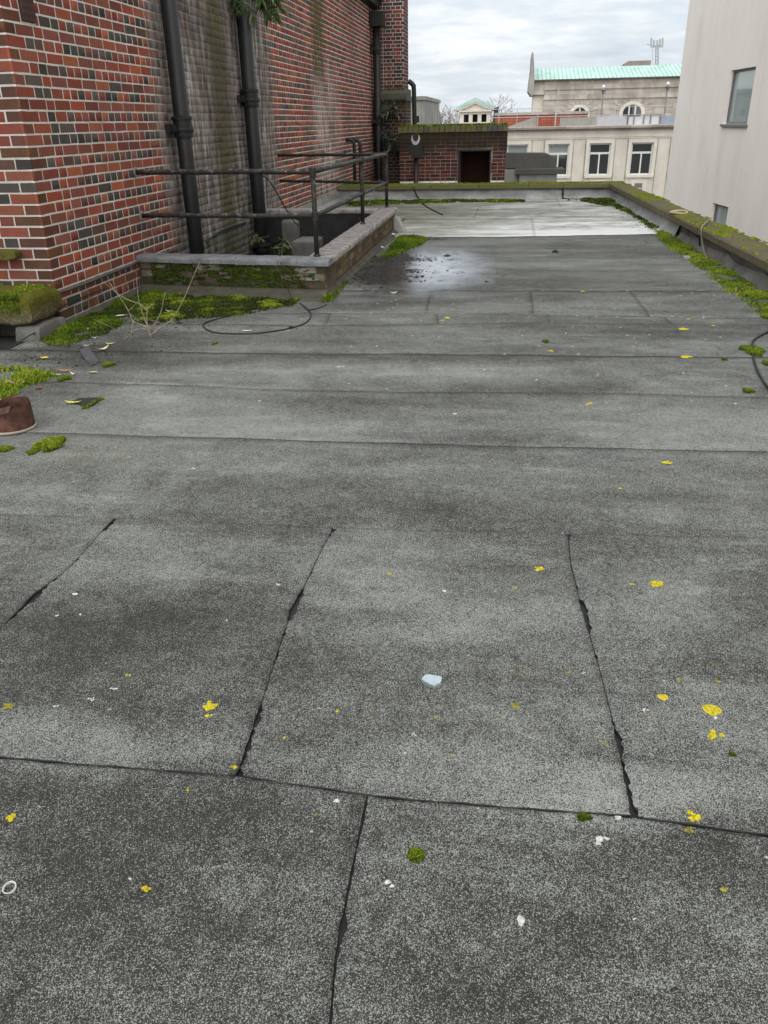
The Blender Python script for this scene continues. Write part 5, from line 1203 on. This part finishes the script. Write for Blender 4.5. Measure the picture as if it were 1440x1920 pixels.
# ------------------------------------------------------------------ puddle, silt
PUD = GP([(640,545),(655,520),(690,490),(730,470),(770,452),(840,447),(868,450),(880,470),(884,500),(880,525),(850,540),(790,546),(700,546)])
cx, cy = np.mean([p[0] for p in PUD]), np.mean([p[1] for p in PUD])
t = MT('standing_water'); gl = t.N.new('ShaderNodeBsdfGlossy'); gl.inputs['Roughness'].default_value = .13; tr = t.N.new('ShaderNodeBsdfTransparent'); tr.inputs[0].default_value = (.55,.55,.54,1)
fr = t.N.new('ShaderNodeFresnel'); fr.inputs['IOR'].default_value = 1.38; ms = t.N.new('ShaderNodeMixShader')
bp = t.N.new('ShaderNodeBump'); bp.inputs['Strength'].default_value = .25; bp.inputs['Distance'].default_value = .01; t.L.new(t.noise(9, 5, .7), bp.inputs['Height']); t.L.new(bp.outputs[0], gl.inputs['Normal'])
cov = t.math('MULTIPLY', t.ss(t.noise(6, 6, .7), .22, .56), t.blob(float(cx)+.1, float(cy)-.25, .92, 2.0, .8, .35))
t.L.new(t.math('MULTIPLY', t.math('MULTIPLY', fr.outputs[0], 1.05), cov), ms.inputs[0]); t.L.new(tr.outputs[0], ms.inputs[1]); t.L.new(gl.outputs[0], ms.inputs[2])
tr2 = t.mix(cov, (1,1,1), (.50,.50,.49)); t.L.new(tr2, tr.inputs[0])
t.L.new(ms.outputs[0], t.N['Material Output'].inputs['Surface'])
m = MB(); nr = 48; ring = []
for q in range(nr):
    f_ = q/nr*len(PUD); i0 = int(f_); a = np.array(PUD[i0]); b = np.array(PUD[(i0+1)%len(PUD)]); p = a+(b-a)*(f_-i0); p = np.array([cx, cy]) + (p-np.array([cx, cy]))*1.45; ring.append((max(p[0], KX+.03), min(p[1], 11.38), .0135))
m.add(ring + [(cx, cy, .0135)], [(q, (q+1)%nr, nr) for q in range(nr)])
o_ = m.build('puddle', t.m); tag(o_, kind='structure')
r_ = np.random.default_rng(31); V, F = [], []
for (px, py, sx_, sy_, nn) in ((730,522,.19,.13,900),(752,511,.15,.08,520),(752,487,.20,.12,560),(770,490,.12,.08,260),(720,495,.15,.2,120),(790,450,.18,.08,160),(780,500,.5,.7,110),(705,530,.15,.2,90)):
    c = G(px, py)
    for _ in range(nn):
        x, y = c[0]+r_.normal(0, sx_), c[1]+r_.normal(0, sy_); s_ = .0055*math.exp(abs(r_.normal(0, .7))); b = len(V); hgt = s_*r_.uniform(.2, .6)
        if x < KX+.05: continue
        for a in range(5): V.append((x+s_*math.cos(a*1.257)*r_.uniform(.6,1.3), y+s_*math.sin(a*1.257)*r_.uniform(.6,1.5), .010))
        V.append((x, y, .012+hgt)); F += [(b+a, b+(a+1)%5, b+5) for a in range(5)]
o_ = bulk('silt', np.array(V), np.array(F), M_SOIL); tag(o_, 'dark crumbs of wet silt lying in the puddle', 'silt', None, 'stuff')
V, F = [], []
for (px, py, sx_, sy_, nn) in ((110,672,.35,.22,420),(200,650,.30,.10,420),(310,612,.40,.07,380),(1220,432,.12,.6,350),(1170,395,.10,.5,250),(1345,520,.08,.6,260),(870,376,1.2,.05,260)):
    c = G(px, py)
    for _ in range(nn):
        x, y = c[0]+r_.normal(0, sx_), c[1]+r_.normal(0, sy_); s_ = .0022*math.exp(abs(r_.normal(0, .75))); b = len(V)
        if x > xpar(y)-.03 or (y > 17.0) or (x < XW+.02 and y > 5.3): continue
        z = gz(x, y)+.001
        for a in range(5): V.append((x+s_*math.cos(a*1.257)*r_.uniform(.6,1.3), y+s_*math.sin(a*1.257)*r_.uniform(.6,1.5), z))
        V.append((x, y, z+s_*.8)); F += [(b+a, b+(a+1)%5, b+5) for a in range(5)]
o_ = bulk('dirt_crumbs', np.array(V), np.array(F), M_SOIL); tag(o_, 'dark dirt crumbs gathered along the roof edges', 'dirt', None, 'stuff')

# ------------------------------------------------------------------ litter
def leaf(px, py, lpx, ang, col, label, curl=.35, wid=.38, group=None):
    c = G(px, py); L_ = abs(G(px+lpx, py)[0]-c[0]); m = MB(); n = 7; vs_ = []
    for q in range(n):
        s_ = q/(n-1); w_ = L_*wid*math.sin(math.pi*min(.97,max(.03,s_)))**.8*.5; x = (s_-.5)*L_; zc = L_*curl*(2*s_-1)**2*.5
        for k in (-1, 0, 1): vs_.append((x, k*w_, zc + abs(k)*w_*.5 + .001))
    ca, sa = math.cos(ang), math.sin(ang)
    vs_ = [(c[0]+x*ca-y*sa, c[1]+x*sa+y*ca, gz(c[0],c[1])+.006+z) for x, y, z in vs_]
    m.add(vs_, [(q*3+k, (q+1)*3+k, (q+1)*3+k+1, q*3+k+1) for q in range(n-1) for k in (0, 1)])
    key = 'leaf_%d_%d_%d' % tuple(int(v*100) for v in col)
    mt = bpy.data.materials.get(key) or simple(key, col, .7, .2, 40)
    o = thing(m, 'fallen_leaf', mt, label, 'leaf', group)
CREAM, TAN, YEL, WHT = (.60,.56,.36), (.42,.27,.17), (.72,.55,.05), (.70,.69,.60)
leaf(193, 658, 26, .9, CREAM, 'curled cream leaf below the dead twig', .6); leaf(207, 647, 18, .2, (.50,.50,.22), 'pale green leaf just above the curled cream leaf')
leaf(84, 675, 16, .1, YEL, 'yellow leaf near the dark gutter outlet', .2, .6); leaf(226, 597, 16, .5, WHT, 'white leaf high on the dark moss bank', .3, .6)
leaf(169, 621, 14, 2.6, WHT, 'white leaf in the middle of the dark moss bank', .3, .6); leaf(179, 636, 12, .4, WHT, 'white curled leaf at the lower edge of the moss bank', .6)
leaf(163, 650, 12, .2, WHT, 'thin white leaf left of the curled cream leaf'); leaf(124, 700, 28, .2, TAN, 'long brown leaf by the left moss end', .3, .25)
leaf(107, 708, 20, 0, CREAM, 'pale narrow leaf lying in the left moss end', .2, .3); leaf(139, 707, 16, 2.9, CREAM, 'small curved pale leaf right of the left moss', .8, .4)
leaf(176, 702, 16, .1, (.50,.50,.28), 'flat pale green leaf right of the curved leaf', .1, .4); leaf(36, 726, 42, .15, TAN, 'big curled brown leaf on the left moss', .6, .28)
leaf(73, 732, 18, .0, (.26,.07,.05), 'reddish leaf at the edge of the left moss', .2, .5); leaf(138, 759, 32, .05, (.62,.62,.12), 'yellow green strip leaf beside the flat felt scrap', .3, .28)
leaf(298, 562, 14, -.8, WHT, 'white leaf on dark moss in front of the kerb', .2, .4); leaf(318, 586, 14, .2, WHT, 'white petal right of the dead twig base', .6)
leaf(463, 622, 20, .2, WHT, 'pale strip lying inside the cable loop', .1, .3); leaf(719, 467, 12, -.5, WHT, 'white scrap on moss by the far kerb', .6, .6); leaf(738, 552, 14, .3, WHT, 'white scrap on the felt right of the kerb corner', .7, .7)
leaf(740, 444, 14, -.9, (.66,.66,.62), 'pale torn scrap under the kerb end flashing', .6, .8)
# slate, felt scrap, glass
def shard(px, py, pts, mat, name, label, cat, th, tilt=0., lift=.004):
    c = G(px, py); z = gz(c[0], c[1]) + lift; m = MB(); n = len(pts)
    W_ = [np.array(G(x, y)) for x, y in pts]
    top = [(p[0], p[1], z+th+tilt*(p[1]-c[1])) for p in W_]; lo = [(p[0], p[1], z) for p in W_]
    cc = np.mean(W_, 0); ins = [(p[0]+(cc[0]-p[0])*.16, p[1]+(cc[1]-p[1])*.16, z+th*1.06+tilt*(p[1]-c[1])) for p in W_]
    m.add(top+lo+ins, [tuple(2*n+i for i in range(n))] + [(i, (i+1)%n, 2*n+(i+1)%n, 2*n+i) for i in range(n)] + [(n+i, n+(i+1)%n, (i+1)%n, i) for i in range(n)])
    return thing(m, name, mat, label, cat)
shard(171, 677, [(152,669),(168,665),(188,680),(172,688)], M_SLATE, 'slate_fragment', 'dark broken slate lying below the dead twig', 'slate', .006, .35)
shard(162, 757, [(133,757),(150,750),(190,749),(176,762),(158,767),(148,760)], M_FELT, 'felt_scrap', 'flat grey felt scrap with mossy edge near the tin', 'scrap', .008)
r_ = np.random.default_rng(5); A_ = G(158,768); B_ = G(191,749); tt = r_.uniform(0, 1, 500)
P = A_ + (B_-A_)*tt[:,None] + r_.normal(0, .008, (500,3)); P[:,2] = und(P[:,0],P[:,1])+.004
moss_on('moss', P, np.tile([0,0,1.], (500,1)), .01, .005, .5, 'moss rim along the flat felt scrap', 6)
tg = MT('frosted_glass'); tg.b.inputs['Transmission Weight'].default_value = .7; tg.b.inputs['IOR'].default_value = 1.35
M_SHARD = tg.out(tg.mix(tg.noise(60, 4), (.30,.41,.41), (.52,.62,.62)), .22, tg.noise(50, 3), .5, .004, .5)
shard(808, 1282, [(790,1281),(796,1273),(802,1271),(826,1275),(829,1279),(825,1289),(814,1294),(806,1291)], M_SHARD, 'glass_shard', 'pale blue broken glass shard in the foreground', 'glass', .009)
m = MB(); c = G(18, 1666); ring = [(c[0]+.0125*math.cos(a), c[1]+.013*math.sin(a)*1.0, gz(c[0],c[1])+.006+.002*math.sin(a)) for a in np.linspace(0, 2*math.pi, 25)]; tube(m, ring, .0011, 6, False)
tube(m, [(x, y, z-.004) for x, y, z in ring], .0011, 6, False); thing(m, 'metal_ring', simple('pale_metal', (.66,.66,.62), .4, .2), 'small pale ring lying at the lower left edge', 'ring', None, True)
m = MB(); c = G(1273, 399, .28); ring = [(c[0]+.10*math.cos(a), c[1]+.16*math.sin(a), .288+.004*math.sin(2*a)) for a in np.linspace(0, 2*math.pi, 25)]; tube(m, ring, .014, 8, False)
thing(m, 'rope_ring', simple('tan_ring', (.46,.40,.26), .8, .2), 'tan ring lying on the right coping', 'ring', None, True)
m = MB(); c = G(1287, 487); blob_block(m, c[0]-.03, c[0]+.03, c[1]-.03, c[1]+.03, 0, .04, .004); thing(m, 'pebble', M_GREYC, 'small pale stone at the edge of the right moss', 'stone')
# rusty tin, torn open
c = G(20, 812); c = np.array([G(72, 800)[0]-.122, G(14,816)[1]+.10, 0]); R_ = .113
tin = empty('rusty_tin', tuple(c), 'torn rusty round tin standing at the left edge', 'tin')
m = MB(); n = 44; prof = []
for s_, zz in ((1., .004), (1., .03), (.985, .07), (.97, None)):
    for q in range(n):
        a = 2*math.pi*q/n
        top = .128 + .010*math.sin(a+.6) + .004*math.sin(a*7) + .003*math.sin(a*17) - .042*math.exp(-((a-4.65)/.33)**4)
        z_ = zz if zz is not None else top; prof.append((c[0]+R_*s_*math.cos(a), c[1]+R_*s_*math.sin(a), z_+.004))
inner = [((x-c[0])*.965+c[0], (y-c[1])*.965+c[1], z) for x, y, z in prof]
f = [(i*n+q, i*n+(q+1)%n, (i+1)*n+(q+1)%n, (i+1)*n+q) for i in range(3) for q in range(n)]
m.add(prof, f); m.add(inner, [t_[::-1] for t_ in f]); m.add(prof[3*n:]+inner[3*n:], [(q, (q+1)%n, n+(q+1)%n, n+q) for q in range(n)]); part(m, 'body', M_RUST, tin, True)
m = MB(); lathe(m, [(R_*.99,.0),(R_*1.045,.0),(R_*1.055,.006),(R_*1.045,.012),(R_*1.0,.013)], tuple(c+np.array([0,0,.004])), 44); part(m, 'rim', M_RUSTE, tin, True)
m = MB(); a0 = 4.9; p_ = np.array([c[0]+R_*.97*math.cos(a0), c[1]+R_*.97*math.sin(a0), .095]); m.add([p_+[-.05,.0,.0], p_+[.05,.0,.03], p_+[.045,.035,.055], p_+[-.04,.04,.028]], [(0,1,2,3)]); part(m, 'torn_flap', M_RUST, tin)
m = MB(); lathe(m, [(.001,.012),(R_*.96,.012)], tuple(c), 30); part(m, 'soil_fill', M_SOIL, tin)

# ------------------------------------------------------------------ dead sapling, wires, cables
tw = empty('dead_sapling', tuple(G(284, 634)), 'leafless dead sapling with pale twigs growing by the brick corner', 'sapling')
b0 = G(284, 634); YB = b0[1]
def TB(px, py, dy=0.): return WY(px, py, YB+dy)
BR = [([(284,634),(279,620),(276,608),(276,585),(275,575)], .007, .0),
 ([(282,630),(300,615),(322,600),(330,588),(345,560),(362,520),(376,488)], .006, -.05),
 ([(279,622),(270,617),(255,618),(238,632),(215,647),(190,652)], .006, -.12),
 ([(277,612),(268,610),(250,602),(242,585),(228,562),(205,530)], .005, .06),
 ([(280,622),(272,600),(262,570),(258,545),(256,520)], .0035, .10),
 ([(280,618),(295,600),(303,580),(310,547)], .004, .03),
 ([(276,582),(262,570),(240,562),(220,550),(195,529)], .004, .04), ([(276,580),(290,566)], .003, .04),
 ([(250,603),(246,625),(248,632)], .0035, .0), ([(238,632),(222,620),(175,598)], .0025, -.1), ([(240,585),(258,565)], .0025, .06), ([(242,588),(262,602),(278,615)], .0025, .1), ([(300,604),(270,598),(255,600)], .002, .02)]
for pts, r, dy in BR:
    P = [TB(x, y, dy*q/(len(pts)-1) if len(pts) > 1 else 0) for q, (x, y) in enumerate(pts)]
    P = smooth_pts(P, 5); rr = [r*(1-.62*q/len(P)) for q in range(len(P))]; m = MB(); tube(m, P, rr, 6); part(m, 'branch' if r < .0065 else 'stem', M_TWIG, tw, True)
def cable(pts, r, mat, label, name='cable', cat='cable', sub=8, group=None):
    m = MB(); tube(m, smooth_pts(pts, sub), r, 7); return thing(m, name, mat, label, cat, group, True)
gp = lambda x, y, z=.008: tuple(G(x, y, 0)+np.array([0,0,z+gz(*G(x,y)[:2])]))
cable([gp(455,586,.03),gp(420,597),gp(390,606),gp(381,614),gp(400,624),gp(440,627),gp(490,625),gp(545,616),gp(574,606),gp(583,592),gp(575,580),gp(562,572,.02)], .0055, M_CABLE, 'black cable loop lying in front of the well kerb')
cable([gp(578,583),gp(598,579),gp(612,571)], .0045, M_CABLE, 'short cable end right of the cable loop')
m = MB(); c = gp(545,616,.012); lathe(m, [(.001,-.012),(.016,-.008),(.016,.010),(.001,.014)], c, 10); thing(m, 'cable_plug', M_CABLE, 'small black lump on the cable loop', 'plug')
cable([gp(1383,546,.03),gp(1395,552),gp(1412,565),gp(1428,583),gp(1436,592),gp(1470,602)], .0075, M_CABLE, 'black cable coming out of the right moss')
cable([gp(1500,600),gp(1462,612),gp(1436,625),gp(1416,637),gp(1409,652,.03),gp(1412,672),gp(1422,700),gp(1440,728),gp(1470,756)], .0075, M_CABLE, 'black cable curling at the right picture edge')
wp = lambda x, y: WX(x, y, XW+.022)
fp = lambda x, y: WY(x, y, YC-.022)
cable([fp(-60,540),fp(0,548),fp(30,551),fp(70,553),tuple(WY(104,549,YC-.03)),wp(118,546),wp(150,535),wp(200,515),wp(240,499),wp(268,487),wp(330,468)], .011, simple('grey_wall_cable', (.10,.095,.09), .6, .3), 'grey cable clipped round the brick corner')
cable([fp(-30,610),fp(0,606),fp(40,602),fp(80,592),tuple(WY(112,578,YC-.03)),wp(125,570),wp(160,555),wp(200,540)], .005, M_CABLE, 'thin dark cable low on the brick corner')
cable([wp(388,455),wp(394,448),wp(410,436),wp(432,426),wp(460,418)], .012, M_CABLE, 'dark cable sloping up the stained wall above the well')
cable([fp(30,650),tuple(WY(65,625,5.42)),tuple(WY(50,632,5.40)),tuple(WY(20,652,5.35))], .004, M_CABLE, 'thin cable below the mossy block')
ins = lambda x, y, Y_: tuple(WY(x, y, Y_))
cable([ins(478,324,7.46),ins(500,334,7.55),ins(512,350,7.9),ins(525,372,8.1),ins(540,398,8.4),ins(560,424,9.0),ins(590,440,9.6),ins(625,446,10.0),ins(655,432,10.2),ins(675,408,10.25)], .006, M_CABLE, 'sagging wire hanging from the railing into the well', 'wire', 'wire')
cable([ins(522,466,7.6),ins(525,484,7.35),ins(528,498,7.165),ins(535,530,7.16),ins(546,556,7.0)], .004, M_CABLE, 'thin wire hanging over the front coping', 'wire', 'wire')
cable([ins(330,528,7.19),ins(400,531,7.20),ins(450,533,7.20),ins(520,530,7.20),ins(600,527,7.20)], .005, M_CABLE, 'thin cable running along the mossy kerb front', 'cable')
cable([ins(712,336,12.3),ins(705,350,12.6),ins(690,385,12.3)], .005, M_WIRE, 'pale wire hanging at the far railing corner', 'wire', 'wire')
cable([ins(775,352,17.0),ins(785,372,16.9),gp(800,388),gp(830,404)], .012, M_CABLE, 'thin dark wire trailing off the far parapet', 'wire', 'wire')
pz = lambda x, y, z: tuple(G(x, y, z))
cable([pz(1331,410,.29),pz(1322,420,.295),pz(1317,424,.29),tuple(WX(1315,432,2.12)),tuple(WX(1317,455,2.14)),tuple(WX(1322,476,2.16)),gp(1326,488,.02)], .010, M_WIRE, 'pale wire bent down over the right coping', 'wire', 'wire')
cable([gp(1283,440,.06),tuple(WX(1292,430,2.14)),tuple(WX(1303,425,2.14)),tuple(WX(1309,430,2.14)),tuple(WX(1311,450,2.15)),gp(1312,470,.02)], .009, M_CABLE, 'dark wire hoop against the right parapet', 'wire', 'wire')
cable([gp(1203,402),gp(1215,415),gp(1228,430),gp(1234,436)], .010, M_WIRE, 'grey wire lying in the right gutter dirt', 'wire', 'wire')

# ------------------------------------------------------------------ wall plants
def plant(root_p, n_stem, length, leaf_l, label, droop, seed, outw=(1,0,0), cols=((.05,.09,.03),(.10,.15,.05),(.17,.22,.10)), spread=1.):
    r_ = random.Random(seed); root = empty('wall_plant', tuple(root_p), label, 'plant'); st = MB(); V, F, C = [], [], []
    o_ = np.array(outw, float)
    for s_ in range(n_stem):
        d = o_*r_.uniform(.4, 1.) + np.array([r_.gauss(0,.5)*spread, r_.gauss(0,.8)*spread, r_.uniform(-.3, 1.)]); d /= np.linalg.norm(d)
        p = np.array(root_p); pts = [p]; L_ = length*r_.uniform(.5, 1.15)
        for k in range(7): d = d + np.array([0,0,-droop*.16]); d /= np.linalg.norm(d); p = p + d*L_/7; pts.append(p)
        tube(st, pts, [.006*(1-.1*k) for k in range(8)], 5, False)
        for k in range(2, 8):
            for q in range(4):
                a = np.array([r_.gauss(0,1), r_.gauss(0,1), r_.gauss(-.2,.7)]); a = a/np.linalg.norm(a)*.8 + d*.6; a /= np.linalg.norm(a)
                w_ = np.cross(a, [r_.gauss(0,1),r_.gauss(0,1),1.]); w_ /= np.linalg.norm(w_); ll = leaf_l*r_.uniform(.6, 1.2); b = len(V); pp = pts[k]
                V += [pp, pp+a*ll*.45+w_*ll*.14, pp+a*ll+np.array([0,0,-.2*ll]), pp+a*ll*.45-w_*ll*.14]; F += [(b,b+1,b+2,b+3)]
                c = cols[r_.randrange(3)]; kk = r_.uniform(.7,1.3); C.append((c[0]*kk, c[1]*kk, c[2]*kk, 1))
    part(st, 'stems', M_TWIG, root); o = bulk('foliage', np.array(V), np.array(F), M_LEAF, np.array(C), root); o['kind'] = 'stuff'
a = WX(470, -25, XW+.05); plant(a, 14, .50, .16, 'leafy plant sprouting behind the middle drainpipe, top of wall', 1.5, 3, (.7,0,0))
a = WX(440, -12, XW+.03); plant(a, 9, .36, .12, 'small green plant left of the middle drainpipe top', 1.8, 4, (.6,0,0))
a = np.array([-3.0, 21.9, 1.62]); plant(a, 16, .42, .14, 'grey green bush growing on the stack below the stone band', .8, 5, (0,-.6,0), ((.06,.075,.05),(.10,.12,.085),(.16,.18,.14)))
a = np.array([-2.95, 21.9, .95]); plant(a, 18, .50, .15, 'lower grey green bush against the brick stack', .6, 6, (0,-.6,0), ((.05,.07,.045),(.09,.11,.08),(.15,.17,.13)))
a = WY(548, 470, 9.5); plant(a, 14, .30, .10, 'green fern clump growing inside the light well', 1.6, 8, (.2,-.3,.2), ((.02,.045,.012),(.04,.08,.02),(.08,.12,.04)))
a = WX(476, 446, XW+.06); plant(a, 4, .12, .06, 'tiny pale sprout on the stained wall by the pipe', 1., 9, (.6,0,0), ((.12,.15,.05),(.2,.24,.1),(.3,.33,.15)))
# masonry pier seen in the well
m = MB(); a = WY(588, 452, 9.0); bevbox(m, a[0]-.24, a[0]+.02, 9.0, 9.4, -2.2, a[2], .02, .008); thing(m, 'well_pier', M_CEM, 'pale stone pier standing inside the light well', 'pier')
m = MB(); a = WY(542, 425, 10.8); bevbox(m, a[0]-.10, a[0]+.10, 10.8, 10.9, -1.5, a[2]+.08, .03, .015); thing(m, 'well_pier', M_CEM, 'pale broken slab behind the fern in the well', 'slab')

# every empty keeps its parts where they were built
bpy.context.view_layer.update()
